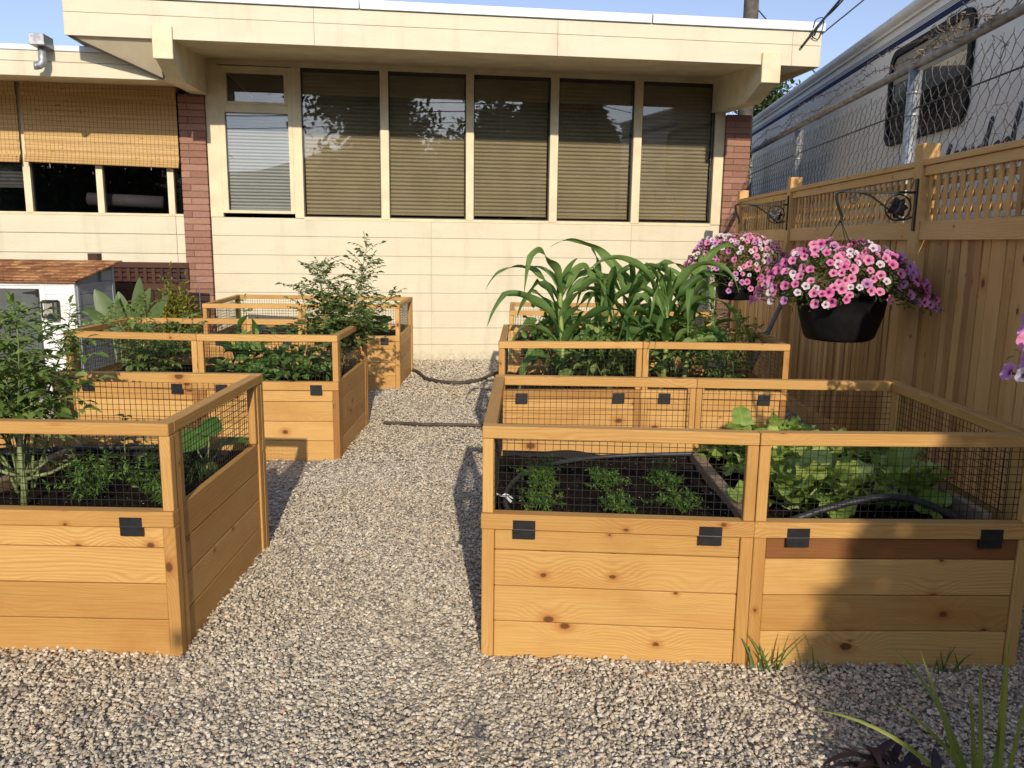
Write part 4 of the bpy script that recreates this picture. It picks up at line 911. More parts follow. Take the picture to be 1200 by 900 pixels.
mb = MB(); tube(mb, [(-3.55, 8.3, .3), (-3.55, 8.3, 1.01), (-3.2, 8.3, 1.01), (-3.2, 8.3, .3)], .004, 4); tag(mb.build('plant_support', GALV), 'thin wire plant hoop in front of the dark lattice', 'wire hoop')

# ------------------------------------------------------------------ chain link fence
cX = lambda y: 2.335 + .0805 * y
cdir = nrm((.0805, 1, 0)); cn = np.array((-cdir[1], cdir[0], 0))
clf = thing('chain_link_fence', 'galvanised chain link fence with top pipe behind the cedar fence', 'fence', (2.8, 6, 0))
def cp(y, z, o=0): return np.array((cX(y), y, z)) + cn * o
for y in (2.4, 6.02, 9.1, 11.6):
    mb = MB(); tube(mb, [cp(y, 0), cp(y, 2.66)], .045 if y < 10 else .03, 10)
    for z in (2.5, 2.35): tube(mb, [cp(y, z), cp(y, z + .02)], .049, 10)
    adopt(clf, mb.build('fence_post', GALV, None, True))
mb = MB(); tube(mb, spline([cp(2.0, 2.71), cp(4.4, 2.70), cp(6.02, 2.70), cp(9.1, 2.71), cp(11.8, 2.70)], 30), .029, 12); tube(mb, [cp(4.9, 2.705), cp(5.02, 2.705)], .034, 12)
adopt(clf, mb.build('top_pipe', simple('weathered_pipe', (.30, .29, .26), .6, .3, var=.3, vscale=10), None, True))
mb = MB(); p = .058; ys = np.arange(2.3, 11.7, p); zt = 2.60; nz_ = int((zt - 1.25) / p)
for i, y in enumerate(ys):
    pts = []
    for j in range(nz_ + 1): pts.append(cp(y + (p / 2 if (i + j) % 2 else -p / 2) * 1.04, zt - j * p + rng.normal(0, .002), .006 if j % 2 else -.006))
    tube(mb, pts, .0027, 4, cap=False)
    tube(mb, [pts[0], pts[0] + np.array((0, 0, .03)) + rng.normal(0, .008, 3)], .0027, 3)
adopt(clf, mb.build('chain_mesh', simple('chain_wire', (.13, .125, .115), .6, .2, var=.3)))
mb = MB(); tube(mb, [cp(2.0, 2.38), cp(6.02, 2.40), cp(9.1, 2.42), cp(11.7, 2.40)], .006, 5); adopt(clf, mb.build('tension_wire', simple('dark_cable', (.05, .05, .05), .6)))
# barbed wire
RUST = simple('rusty_wire', (.10, .075, .055), .8, var=.3)
bwv = thing('barbed_wire', 'tangled rusty barbed wire strands above the chain link fence', 'barbed wire', (2.8, 6, 2.75))
for s in range(2):
    mb = MB(); pts = []
    for i in range(90): y = 2.6 + i * .1; pts.append(cp(y, 2.80 + .09 * s + .03 * math.sin(i * .31 + s) + rng.normal(0, .008) - .09 * max(0, (y - 9.2) / 2.4), .02 * math.sin(i * .5)))
    tube(mb, pts, .0028, 4, cap=False)
    for q in pts[::1]:
        for _ in range(2): d = nrm(rng.normal(0, 1, 3)) * .026; tube(mb, [q - d, q + d], .0022, 3, cap=False)
    adopt(bwv, mb.build('wire_strand', RUST))
vine = thing('dead_vine', 'dry leafless vine tangled over the chain link top pipe', 'vine', (2.7, 4.8, 2.7))
mb = MB()
for k in range(130):
    y = rng.uniform(3.4, 6.3) if k < 105 else rng.uniform(6.3, 11); p_ = cp(y, 2.72 + abs(rng.normal(0, .03)), rng.normal(0, .02)); pts = [p_]; d = nrm(np.array((cdir[0], cdir[1] * rng.choice((-1, 1)), rng.normal(.05, .25))))
    for i in range(rng.integers(6, 13)):
        d = nrm(d + rng.normal(0, .35, 3)); q = pts[-1] + d * .055; q[2] = np.clip(q[2], 2.70, 2.72 + .15 * (1 if y < 5.6 else .55)); off = (q[0] - cX(q[1])); q[0] = cX(q[1]) + np.clip(off, -.05, .05); pts.append(q)
    tube(mb, pts, np.linspace(.005, .002, len(pts)) * rng.uniform(.5, 1.3), 4)
adopt(vine, mb.build('vine_stem', simple('dry_vine', (.26, .20, .15), .85, var=.35, vscale=14)))
mb = MB()
for k in range(60):
    y = rng.uniform(2.9, 5.2); p_ = cp(y, rng.uniform(1.8, 2.7), .008); pts = [p_]; d = nrm((0, rng.choice((-1, 1)), rng.normal(0, .8)))
    for i in range(rng.integers(5, 11)): d = nrm(d + rng.normal(0, .5, 3) * (.2, 1, 1)); q = pts[-1] + d * .045; q[0] = cX(q[1]) + rng.normal(0, .01); q[2] = min(q[2], 2.7); pts.append(q)
    tube(mb, pts, np.linspace(.0035, .0012, len(pts)) * rng.uniform(.5, 1.2), 3)
adopt(vine, mb.build('vine_twigs', simple('dry_twig', (.15, .11, .085), .85, var=.3)))

# ------------------------------------------------------------------ trailer
RVW = simple('trailer_white', (.90, .865, .79), .7, var=.05, vscale=2, spec=.2)
rX = lambda y: 3.0 + .082 * y
rdir = nrm((.082, 1, 0)); rn = np.array((-rdir[1], rdir[0], 0)); RZ = 3.66
rv = thing('travel_trailer', 'white camper trailer with blue stripes and a rounded window behind the fences', 'trailer', (4.2, 8, 0))
def rp(y, z, o=0): return np.array((rX(y), y, z)) + rn * o
def rbox(mb, y0, y1, o0, o1, z0, z1, ch=.003): box(mb, rp((y0 + y1) / 2, (z0 + z1) / 2, (o0 + o1) / 2), (rdir, rn, Z), ((y1 - y0) * 1.0034, abs(o1 - o0), z1 - z0), ch)
YA, YB = 4.9, 16.2
mb = MB(); prof = [(-2.4, .55), (0, .55), (0, RZ - .10), (-.02, RZ - .04), (-.08, RZ), (-1.2, RZ + .05), (-2.32, RZ), (-2.4, RZ - .1)]
V = np.array([rp(YA, z, o) for o, z in prof]); poly_extrude(mb, V, rp(YB, 0) - rp(YA, 0)); adopt(rv, mb.build('body', RVW))
mb = MB(); tube(mb, [rp(YA, RZ - .055, .004), rp(YB, RZ - .055, .004)], .05, 12); rbox(mb, YA, YB, 0.002, .03, RZ - .15, RZ - .135); adopt(rv, mb.build('awning_rail', simple('rail_white', (.84, .81, .74), .8, var=.06, spec=.15), None, False))
NAVY = simple('navy_stripe', (.03, .04, .10), .8, spec=.1); GREYS = simple('grey_stripe', (.22, .23, .27), .8, spec=.1)
for z0, z1, m in ((RZ - .315, RZ - .262, NAVY), (RZ - .252, RZ - .245, GREYS), (RZ - .236, RZ - .230, GREYS), (RZ - .222, RZ - .216, GREYS), (1.52, 1.60, NAVY), (1.64, 1.66, GREYS), (1.30, 1.42, GREYS), (1.05, 1.2, NAVY)):
    mb = MB(); rbox(mb, YA, YB, .0005, .0025, z0, z1, .0005); adopt(rv, mb.build('stripe', m))
def rrect(y0, y1, z0, z1, r, n=6):
    P = []
    for cy, cz, a0 in ((y1 - r, z1 - r, 0), (y0 + r, z1 - r, 90), (y0 + r, z0 + r, 180), (y1 - r, z0 + r, 270)):
        for k in range(n + 1): a = R(a0 + 90 * k / n); P.append((cy + r * math.cos(a), cz + r * math.sin(a)))
    return P
wy0, wy1, wz0, wz1 = 6.62, 8.36, 2.40, 3.29
out = rrect(wy0, wy1, wz0, wz1, .16); inn = rrect(wy0 + .07, wy1 - .07, wz0 + .06, wz1 - .06, .11)
mb = MB(); n = len(out); V = [rp(y, z, .001) for y, z in out] + [rp(y, z, .03) for y, z in out] + [rp(y, z, .03) for y, z in inn] + [rp(y, z, .004) for y, z in inn]
F = [(k * n + i, k * n + (i + 1) % n, (k + 1) * n + (i + 1) % n, (k + 1) * n + i) for k in range(3) for i in range(n)]; mb.add(V, F); wf = mb.build('window_frame', BLACK); adopt(rv, wf)
mb = MB(); mb.add([rp(y, z, .006) for y, z in inn], [list(range(n))]); m_, n_, b_ = mat('trailer_glass'); b_.inputs['Base Color'].default_value = (.10, .115, .12, 1); b_.inputs['Roughness'].default_value = .06; b_.inputs['Specular IOR Level'].default_value = .9
o = mb.build('window_glass', m_); sub_of(wf, o)
mb = MB(); rbox(mb, 6.70, 7.55, .0065, .009, 2.47, 2.80); rbox(mb, 7.62, 8.27, .0065, .009, 2.47, 2.80); o = mb.build('lower_sash', simple('sash_glass', (.02, .022, .024), .08)); sub_of(wf, o)
mb = MB(); rbox(mb, 6.70, 8.28, .0065, .0085, 2.98, 3.22); o = mb.build('window_shade', simple('tan_shade', (.33, .30, .22), .6)); sub_of(wf, o)
# brush script lettering (only the tops of the letters show)
mb = MB()
yy = 6.9
for k in range(13):
    y = 6.95 - k * .13; h = (.18, .12, .13, .12, .12, .30, .12, .13, .34, .12, .26, .12, .12)[k]
    P = spline([rp(y + .03, 2.06, .004), rp(y - .02, 2.12 + h * .4, .004), rp(y - .075, 2.08 + h, .004), rp(y - .10, 2.08 + h * .9, .004), rp(y - .05, 2.10 + h * .4, .004), rp(y - .06, 2.06, .004), rp(y - .12, 2.10, .004)], 24); tube(mb, P, .0085, 5)
adopt(rv, mb.build('script_lettering', simple('lettering_navy', (.03, .05, .08), .4)))
for y in (7.2, 8.1):
    mb = MB(); c = rp(y, .36, -.25); th = np.linspace(0, 2 * math.pi, 25); tube(mb, [c + rdir * .28 * math.cos(t) + Z * .28 * math.sin(t) for t in th], .08, 8, cap=False); adopt(rv, mb.build('wheel', BLACK, None, True))

# ------------------------------------------------------------------ hanging baskets
IRON = simple('black_iron', (.012, .011, .011), .5)
def petal_flower(rad=.027, depth=.022):
    V = [(0, 0, -depth)]; UV = [(0, 0)]; n = 20
    for (rr, zz, f) in ((.22, -.35 * depth, .25), (.55, .0, .6), (1., .12 * depth, 1.)):
        for k in range(n):
            a = 2 * math.pi * k / n; lob = 1 - .14 * (abs(math.cos(a * 2.5)) ** 4) if rr > .9 else 1; V.append((rr * rad * lob * math.cos(a), rr * rad * lob * math.sin(a), zz + (.18 * depth * math.cos(5 * a) if rr > .9 else 0))); UV.append((f, k / n))
    F3 = [(0, 1 + k, 1 + (k + 1) % n) for k in range(n)]; F4 = [(1 + r_ * n + k, 1 + (r_ + 1) * n + k, 1 + (r_ + 1) * n + (k + 1) % n, 1 + r_ * n + (k + 1) % n) for r_ in range(2) for k in range(n)]
    V = np.array(V); UV = np.array(UV); mb = MB(); mb.add(V, F3, UV); mb.more(np.array(F4), UV[np.array(F4)], 0)
    tube(mb, [(0, 0, -depth * 1.9), (0, 0, -depth * .75)], [.0025, .004], 5); return mb
def flower_mat(name, edge, mid, throat):
    m, n, b = mat(name); q = NT(n); U, V, uv = q.uv(); c = q.ramp(U, [(0, throat), (.28, throat), (.42, mid), (1, edge)]); vn = q.math('SINE', q.math('MULTIPLY', V, 2 * math.pi * 5)); c = q.mix(q.remap(vn, .7, 1., 0, .35), c, q.mix(1., c, (.75, .55, .7), 'MULTIPLY'))
    q.L(c, b.inputs['Base Color']); b.inputs['Roughness'].default_value = .6; tr = q.N('ShaderNodeBsdfTranslucent'); q.L(c, tr.inputs[0]); mx = q.N('ShaderNodeMixShader'); mx.inputs[0].default_value = .3; q.L(b.outputs[0], mx.inputs[1]); q.L(tr.outputs[0], mx.inputs[2]); q.L(mx.outputs[0], n.nodes['Material Output'].inputs[0]); return m
FM = [flower_mat('pink_petal', (.87, .36, .56), (.82, .27, .47), (.22, .02, .09)), flower_mat('white_petal', (.82, .76, .78), (.78, .66, .72), (.25, .10, .16)), flower_mat('purple_petal', (.66, .33, .62), (.58, .24, .53), (.16, .03, .16)), flower_mat('hot_pink_petal', (.83, .24, .48), (.74, .16, .39), (.2, .01, .08))]
FMESH = []
for i, m_ in enumerate(FM):
    o = petal_flower().build('flower', m_, None, True, False); FMESH.append(o.data); bpy.data.objects.remove(o)
def basket(label, c, potR, potH, rx, ry, nfl, size, bracket=None, hang=None, seed=1, mixp=None, nleaf=1700, top=.26, droop=.22):
    rg = np.random.default_rng(seed); c = np.array(c, float); root = thing('hanging_basket', label, 'flower basket', c, 'petunia hanging baskets')
    if potR:
        mb = MB(); lathe(mb, [(.001, -potH), (potR * .70, -potH), (potR * .78, -potH + .02), (potR * .93, -potH * .45), (potR, -.02), (potR * 1.05, -.015), (potR * 1.05, .01), (potR * .97, .01), (potR * .9, -.03), (.001, -.03)], c, 28, wob=lambda a, i: 1 + .025 * math.sin(a * 3 + i) + .012 * math.sin(a * 9)); adopt(root, mb.build('pot', BLACK, None, True))
    if hang is not None:
        mb = MB()
        for k in range(3): a = 2.1 * k + .5; tube(mb, [hang, c + np.array((potR * math.cos(a), potR * math.sin(a), 0))], .0028, 4)
        tube(mb, [hang + Z * .03, hang - Z * .02], .005, 6); adopt(root, mb.build('hanger_wire', IRON))
    def surf(n):
        a = rg.uniform(0, 2 * math.pi, n); u = rg.uniform(0, 1, n) ** .7; rr = np.sqrt(u); lump = 1 + .12 * np.sin(a * 3 + seed) + .10 * np.sin(a * 5 + 2 * seed)
        x = rx * rr * lump * np.cos(a); y = ry * rr * lump * np.sin(a); z = top * (1 - u ** 1.3) ** .8 * (1 + .15 * np.sin(a * 4)) + .02 - np.clip(rr * lump - .62, 0, 1) ** 1.2 * droop * 1.6
        return a, rr, np.stack([x, y, z], -1)
    lm = MB(); a, rr, P = surf(nleaf); sh = rg.uniform(.62, 1.0, nleaf)[:, None]; P2 = P * np.array((1, 1, 1)) * sh + np.array((0, 0, .0)); D = np.stack([np.cos(a) * rr, np.sin(a) * rr, .4 - .7 * rr], -1) + rg.normal(0, .5, (nleaf, 3)); l = rg.uniform(.02, .042, nleaf)
    scatter(lm, T_SM[0], c + P2, D, rg.normal(0, .5, (nleaf, 3)) + Z, l, l * .5); adopt(root, lm.build('leaves', LEAF_PET, None, True))
    a, rr, P = surf(nfl * 3); keep = []
    for i in range(len(P)):
        if P[i][1] > ry * .35: continue
        if all(np.linalg.norm(P[i] - P[j]) > size * 1.25 for j in keep): keep.append(i)
        if len(keep) >= nfl: break
    extra = MB()
    for cnt, i in enumerate(keep):
        nrm_ = nrm(np.array((math.cos(a[i]) * rr[i], math.sin(a[i]) * rr[i] - .25, .9 - .75 * rr[i])) + rg.normal(0, .28, 3)); pos = c + P[i] + nrm_ * .022
        f = .5 + .5 * math.sin(P[i][0] * 9 + seed) + rg.normal(0, .35); pr = mixp(P[i][0] / rx, P[i][2]) if mixp else (.4, .3, .1, .2)
        k = int(rg.choice(4, p=np.array(pr) / sum(pr))); q = Vector(nrm_).to_track_quat('Z', 'Y'); s = size / .027 * rg.uniform(.78, 1.15) * (.85 if k == 1 else 1)
        if cnt < 98:
            o = bpy.data.objects.new('flower', FMESH[k]); COL.objects.link(o); o.parent = root; o.location = Vector(pos - c); o.rotation_mode = 'QUATERNION'; o.rotation_quaternion = q; o.scale = (s, s, s)
        else:
            me = FMESH[k]; n = len(me.vertices); co = np.empty(n * 3); me.vertices.foreach_get('co', co); co = co.reshape(-1, 3) * s; Rm = np.array(q.to_matrix()); extra_lists[k].append(co @ Rm.T + pos)
    return root
extra_lists = {0: [], 1: [], 2: [], 3: []}
def flush_extra(root):
    for k, lst in extra_lists.items():
        if not lst: continue
        src = FMESH[k]; n = len(src.vertices); mb = MB(); V = np.concatenate(lst); ul = src.uv_layers[0].data
        for kk in (3, 4, 5):
            pol = [p for p in src.polygons if len(p.vertices) == kk]
            if not pol: continue
            f = np.array([list(p.vertices) for p in pol]); u = np.array([[tuple(ul[l].uv) for l in p.loop_indices] for p in pol])
            F = (f[None] + (np.arange(len(lst)) * n)[:, None, None]).reshape(-1, kk); U = np.tile(u, (len(lst), 1, 1))
            if mb.n == 0: mb.add(V, F, U)
            else: mb.more(F, U, 0)
        o = mb.build('small_flowers', FM[k], None, True); o['kind'] = 'stuff'; adopt(root, o); lst.clear()
def bracket(label, post, L_, z):
    post = np.array(post, float); d = np.array((-1, 0, 0)); r = thing('plant_bracket', label, 'bracket', (*post[:2], z), 'wrought iron plant brackets'); P = lambda x, zz: np.array((post[0] - x, post[1], z + zz))
    mb = MB(); box(mb, P(.006, -.06), ((0, 1, 0), Z, (1, 0, 0)), (.03, .30, .010), .002); adopt(r, mb.build('back_plate', IRON))
    mb = MB(); box(mb, P(L_ / 2, .012), ((1, 0, 0), (0, 1, 0), Z), (L_, .014, .014), .002)
    tube(mb, spline([P(L_ * .80, .008), P(L_ * .62, -.01), P(L_ * .35, -.09), P(.08, -.145), P(.02, -.13)], 20), .006, 6)
    th = np.linspace(0, 1.6 * 2 * math.pi, 26); tube(mb, [P(L_ * .84 + (.03 - .018 * t / 10) * math.cos(t) , -.035 + (.03 - .018 * t / 10) * math.sin(t)) for t in th], .004, 5)
    tube(mb, [P(.105 + .075 * math.cos(t), -.075 + .075 * math.sin(t)) for t in np.linspace(0, 2 * math.pi, 25)], .005, 6)
    tube(mb, spline([P(L_ * .97, .012), P(L_ + .03, .0), P(L_ + .02, -.06), P(L_ - .01, -.13), P(L_ - .005, -.16)], 14), .009, 6)
    adopt(r, mb.build('scroll_arm', IRON))
    mb = MB()
    for k in range(7): a = k * .9; V, F, UV = blade_rows(P(.105, -.075), (math.cos(a), .1, math.sin(a)), (0, -1, 0), .065, .05, ovate, .1, .2, 4); mb.add(V, F, UV); mb.add(V + np.array((0, .006, 0)), F[:, ::-1], UV)
    adopt(r, mb.build('leaf_ornament', IRON)); return r
bracket('black iron scroll bracket on the tall fence post nearest the camera', (fX(4.9) - .05, 4.88, 1.0), .44, 1.74)
bracket('black iron scroll bracket on the second fence post, further back', (fX(7.4) - .05, 7.38, 1.0), .44, 1.78)
hk = np.array((1.925, 4.88, 1.59))
b1 = basket('full hanging basket of pink and white petunias in a black pot, right side coloured purple as shade', (1.955, 4.86, 1.165), .255, .28, .49, .42, 200, .0285, hang=hk, seed=3, mixp=lambda x, z: (.5, .35 if x < .3 else .12, .04 if x < .25 else .55, .22), nleaf=2600, top=.24, droop=.15); flush_extra(b1)  # more purple blooms at right: shade on pink ones put into colour
hk = np.array((2.06, 7.38, 1.63))
b2 = basket('hanging basket with paler pink and white petunias, further back behind the corn', (1.96, 7.2, 1.20), .19, .24, .52, .40, 210, .027, hang=hk, seed=8, mixp=lambda x, z: (.35, .5 if z > .1 else .2, .12 if x < .3 else .4, .12), nleaf=1900, top=.27, droop=.24); flush_extra(b2)
hk = np.array((1.93, 2.43, 1.55))
b3 = basket('basket of lilac petunias cut off by the right edge of the picture', (1.915, 2.40, 1.26), .2, .24, .36, .34, 110, .030, hang=hk, seed=5, mixp=lambda x, z: (.1, .02, .9, .1), nleaf=1500, top=.2, droop=.3); flush_extra(b3)
bracket('black iron scroll bracket on the fence post beyond the right edge', (fX(2.45) - .05, 2.43, 1.0), .40, 1.70)
# leaning pipe
mb = MB(); tube(mb, [(1.70, 6.35, .02), (2.36, 7.0, 1.06)], .02, 10); tag(mb.build('leaning_pipe', simple('grey_pipe', (.22, .21, .20), .6, .3, var=.2), None, True), 'grey metal pipe leaning on the fence beside the corn planter', 'pipe')

# ------------------------------------------------------------------ utility pole, cables, background tree
up_ = thing('utility_pole', 'wooden utility pole rising behind the house roof', 'utility pole', (3.8, 14, 0)); mb = MB(); tube(mb, [(3.82, 14, 0), (3.78, 14, 8.5)], [.14, .105], 14); POLEW = simple('pole_wood', (.10, .082, .066), .85, var=.35, vscale=9); adopt(up_, mb.build('pole_shaft', POLEW, None, True))
mb = MB(); box(mb, (3.78, 13.86, 7.9), ((1, 0, 0), (0, 1, 0), Z), (2.2, .1, .12), .005); adopt(up_, mb.build('cross_arm', GREYW))
CAB = simple('cable_black', (.012, .012, .015), .6)
F0 = bw(2.86, 1.365, 3.5)
def cable(label, P, r, name='power_line'): mb = MB(); tube(mb, spline(P, 40), r, 6); return tag(mb.build(name, CAB, None, True), label, 'cable')
cable('thick black service cable dropping to the roof corner', [bw(2.80, 1.39, 3.46), bw(2.93, 1.47, 3.66), bw(3.06, 1.6, 3.86), bw(3.36, 2.1, 4.4), bw(4.3, 4.0, 5.9)], .013)
cable('second black cable beside the thick service cable at the roof corner', [bw(2.93, 1.40, 3.58), bw(2.96, 1.46, 3.70), bw(3.09, 1.6, 3.86), bw(3.38, 2.1, 4.38), bw(4.32, 4.0, 5.88)], .008)
cable('single overhead wire running up to the right of the roof corner', [bw(3.03, 1.30, 3.60), bw(3.25, 1.30, 3.78), bw(3.6, 1.2, 4.05), bw(6., 1.0, 6.0)], .008)
cable('thin wire crossing the sky behind the roof edge', [(3.9, 16, 6.3), (5.0, 16, 5.2), (5.9, 16, 4.4), (7, 16, 3.7)], .012)
cable('looped loose cable hanging on the cream fascia', [bw(2.96, 1.375, 3.70), bw(2.90, 1.385, 3.60), bw(2.99, 1.385, 3.56), bw(3.03, 1.385, 3.75), bw(2.94, 1.4, 3.74), bw(2.92, 1.385, 3.66)], .005)
def tree(label, base, trunk_h, crown_c, rx, ry, rz, n, leaf, clumps=16, seed=1, name='leafy_tree', group=None):
    rg = np.random.default_rng(seed); base = np.array(base, float); cc = np.array(crown_c, float); root = thing(name, label, 'tree', base, group); sm = MB(); tube(sm, [base, base + (cc - base) * .3, base + (cc - base) * .75, cc], [.05 * rz + .04, .04 * rz + .03, .03 * rz + .02, .02], 9)
    lm = MB(); per = n // clumps
    for k in range(clumps):
        d = nrm(rg.normal(0, 1, 3)); q = cc + d * np.array((rx, ry, rz)) * rg.uniform(.45, .92); tube(sm, [base + (cc - base) * rg.uniform(.45, .9), (q + cc) / 2 + rg.normal(0, .1, 3), q], [.025 * rz, .018 * rz, .006], 5)
        rr = rg.uniform(.28, .5) * (rx + rz) / 2; P = q + rg.normal(0, .5, (per, 3)) * rr * np.array((1, 1, .75)); l = leaf * rg.uniform(.6, 1.3, per); scatter(lm, T_SM[k % 2], P, rg.normal(0, 1, (per, 3)), rg.normal(0, .6, (per, 3)) + Z, l, l * .55)
    adopt(root, sm.build('trunk', STEMB, None, True), lm.build('crown', LEAF_TREE, None, True)); return root
tree('green tree top showing between the roof beam and the trailer', (5.6, 17.5, 0), 2, (5.6, 17.5, 4.0), 1.2, 1.2, 1.0, 5000, .11, 14, 21)
# far hill behind the photographer, mirrored low in the windows
mb = MB(); hx = np.linspace(-420, 460, 60); hz_ = 30 + 8 * np.sin(hx * .011 + 1) + 5 * np.sin(hx * .031) + 2 * np.sin(hx * .09); V = []
for x, h in zip(hx, hz_): V += [(x, -300, -1), (x, -330, h * .6), (x, -370, h), (x, -430, -1)]
F = [(4 * i + k + 4, 4 * i + k + 5, 4 * i + k + 1, 4 * i + k) for i in range(59) for k in range(3)]; mb.add(V, F)
hl = mb.build('hills', simple('hill_woods', (.05, .07, .05), .9, var=.3, vscale=.05), None, True); hl['kind'] = 'structure'
up2_ = thing('utility_pole', 'utility pole behind the photographer, mirrored in the middle window', 'utility pole', (8.2, -24, 0)); mb = MB(); tube(mb, [(8.2, -24, 0), (8.2, -24, 10)], [.16, .12], 12); adopt(up2_, mb.build('pole_shaft', GREYW, None, True))
mb = MB(); box(mb, (8.2, -23.85, 9.3), ((1, 0, 0), (0, 1, 0), Z), (2.2, .1, .12), .005); adopt(up2_, mb.build('cross_arm', GREYW))
for k, (z0, z1, dy) in enumerate(((9.4, 8.9, 0), (8.6, 8.3, .1), (8.2, 8.5, .2), (7.6, 7.3, .3))): cable(('topmost', 'second', 'third', 'lowest')[k] + ' overhead wire behind the photographer, mirrored in the windows', [(-25, -24 - dy, z0), (-8, -24 - dy, z0 - .9), (8.2, -23.9 - dy * .2, z0), (20, -24 - dy, z1 - .8), (34, -24 - dy, z1)], .02 + .008 * (k == 2))
# trees behind the photographer (mirrored in the windows, shading the foreground)
tree('dark tall tree reflected in the two left windows', (1.5, -32, 0), 4, (1.5, -32, 7.2), 4.4, 3, 4.4, 9000, .42, 26, 31, group='trees behind the photographer')
tree('tree reflected around the pole in the middle window', (9.5, -33, 0), 4, (9.5, -33, 6.2), 3.6, 3, 4.0, 7000, .40, 22, 32, group='trees behind the photographer')
tree('broad tree reflected in the dark windows of the left wing', (-13, -32, 0), 3, (-13, -32, 4.6), 5.2, 3, 4.2, 9000, .42, 26, 34, group='trees behind the photographer')
tree('small tree reflected low in the fourth window', (15.0, -33, 0), 3, (15.0, -33, 4.4), 2.2, 2, 2.8, 3500, .36, 14, 33, group='trees behind the photographer')

# ------------------------------------------------------------------ foreground plants
lm = MB()
for (az, el, L_, dr) in ((2.75, .95, .55, 1.3), (2.9, 1.15, .46, 1.1), (2.5, 1.25, .50, .3), (1.6, 1.5, .58, .1), (1.2, 1.4, .54, .2), (.6, 1.35, .5, .25), (2.2, 1.38, .44, .3), (.2, 1.2, .46, .6), (1.9, 1.45, .5, .15), (5.5, 1.2, .4, .8), (.9, 1.3, .42, .7), (4.2, 1.2, .3, .8), (2.0, 1.2, .56, 1.5), (1.4, 1.25, .36, .3)):
    d = np.array((math.cos(az) * math.cos(el), math.sin(az) * math.cos(el), math.sin(el))); V, F, UV = blade_rows(np.array((1.21, 1.83, 0)) + rng.normal(0, .02, 3) * (1, 1, 0), d, (-.2, -1, .3), L_ * .88, .012, strap, dr, .3, 12, 0, rng.normal(0, .4)); lm.add(V, F, UV)
plant('ornamental_grass', 'yellow green strappy grass clump at the bottom right corner', 'grass', (1.21, 1.83, 0), lm, LEAF_GRASS)
lm, sm = MB(), MB()
for k in range(46):
    az = rng.uniform(0, 6.28); b_ = np.array((1.03, 1.93, 0)) + np.array((*rng.normal(0, .05, 2), .02 + .1 * rng.random())); el = rng.uniform(.1, .9); d = np.array((math.cos(az) * math.cos(el), math.sin(az) * math.cos(el), math.sin(el))); V, F, UV = blade_rows(b_, d, Z, rng.uniform(.07, .13), rng.uniform(.018, .03), ovate, 1., .2, 6, .03); lm.add(V, F, UV)
plant('heuchera_plant', 'low dark purple leaved plant on the gravel at the bottom right', 'plant', (1.03, 1.93, 0), lm, LEAF_PURP)
lm = MB()
for k in range(70):
    b_ = np.array((.86 + rng.normal(0, .07), 1.83 + rng.normal(0, .03), 0)); d = np.array((*rng.normal(0, .4, 2), 1)); pts = curve(b_, d, rng.uniform(.05, .09), 4); q, dd = at_t(pts, 1.)
    P = [at_t(pts, t)[0] for t in np.linspace(.2, 1, 7)]; scatter(lm, T_SM[0], P, rng.normal(0, .7, (7, 3)) + Z, rng.normal(0, .5, (7, 3)) + Z, .022, .008)
plant('sedum_plant', 'low lime green plant peeking in at the bottom edge', 'plant', (.86, 1.83, 0), lm, LEAF_GRASS)
for (x, y, n, h, lab) in ((.88, 2.555, 13, .17, 'tuft of thin weed grass at the centre seam of the front planter'), (1.03, 2.53, 7, .10, 'small sprig of weed grass to the right of the larger tuft'), (1.50, 2.56, 8, .12, 'little weed grass by the right post of the front planter')):
    lm = MB()
    for k in range(n):
        az = rng.uniform(0, 6.28); el = rng.uniform(.8, 1.45); d = np.array((math.cos(az) * math.cos(el), math.sin(az) * math.cos(el) * .5, math.sin(el))); V, F, UV = blade_rows((x + rng.normal(0, .03), y + rng.normal(0, .008), 0), d, (0, -1, .2), h * rng.uniform(.5, 1.1), .006, strap, rng.uniform(.2, 1.2), .3, 8); lm.add(V, F, UV)
    plant('weed_grass', lab, 'weed', (x, y, 0), lm, LEAF_WEED, group='weeds at the foot of the front planter')
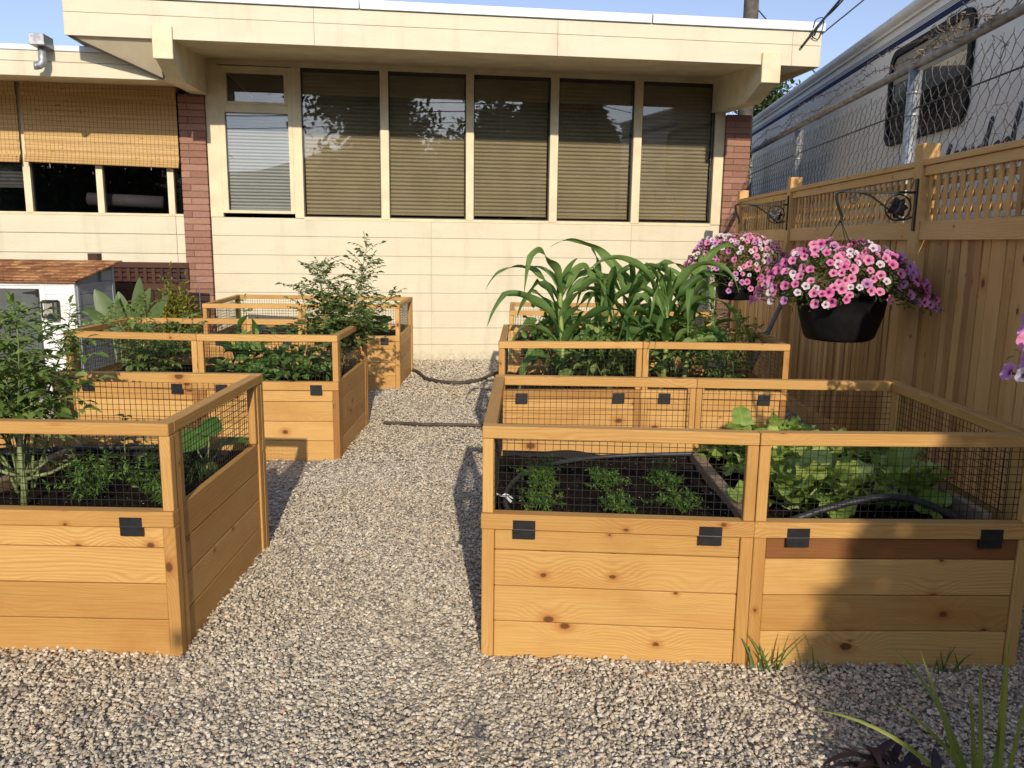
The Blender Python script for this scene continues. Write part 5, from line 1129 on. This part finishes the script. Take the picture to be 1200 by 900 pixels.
# ------------------------------------------------------------------ unseen trees and hedge added behind the photographer to cast shade
def cone_tree(label, base, h, r, n, leaf, z0=.3, seed=1):
    rg = np.random.default_rng(seed); base = np.array(base, float); root = thing('shade_conifer', label, 'tree', base, 'trees behind the photographer'); sm = MB(); tube(sm, [base, base + Z * h * .5, base + Z * h * .97], [.12, .08, .01], 9)
    lm = MB(); u = 1 - np.sqrt(rg.uniform(0, 1, n)); a = rg.uniform(0, 6.283, n); rr = r * (1 - u) * (rg.uniform(.05, 1, n) ** .45) * (1 + .03 * np.sin(a * 9 + u * 60)); P = base + np.stack([rr * np.cos(a), rr * np.sin(a), z0 + (h - z0) * u - .12 * rr], -1)
    D = np.stack([np.cos(a), np.sin(a), -.25 + 0 * a], -1) + rg.normal(0, .4, (n, 3)); l = leaf * rg.uniform(.6, 1.3, n); scatter(lm, T_SM[0], P, D, rg.normal(0, .5, (n, 3)) + Z, l, l * .5)
    for k in range(40): uu = rg.uniform(.05, .9); aa = rg.uniform(0, 6.28); q = base + Z * (z0 + (h - z0) * uu); tube(sm, [q, q + np.array((math.cos(aa), math.sin(aa), -.1)) * r * (1 - uu) * .85], [.03, .008], 5)
    adopt(root, sm.build('trunk', STEMB, None, True), lm.build('crown', LEAF_TREE, None, True)); return root
cone_tree('broad dark conifer added behind the photographer on the right to shade the front right planter', (4.85, -3.2, 0), 6.9, 4.5, 60000, .20, .3, 41)  # added caster, crown outline shaped to the shade edge on the planter
bush('shade_hedge', 'unseen hedge added behind the photographer to shade the foreground gravel', (-.1, -2.4, 0), 2.3, .5, 1.85, 6500, .085, LEAF_TREE, T_SM, .6, 'hedge', .3)  # added caster for the soft shade on the near gravel
rs = bush('shade_tree', 'low rounded tree added out of view beside the conifer to fill out its shade', (3.26, -3.2, .9), 1.62, 1.0, 3.0, 34000, .13, LEAF_TREE, T_SM, .6, 'tree', .3, lumpy=.10, group='trees behind the photographer')  # added caster, crown follows the steep left edge of the planter shade
mb = MB(); tube(mb, [(3.26, -3.2, 0), (3.28, -3.2, 1.0), (3.26, -3.2, 2.2)], [.12, .09, .05], 9); adopt(rs, mb.build('trunk', STEMB, None, True))
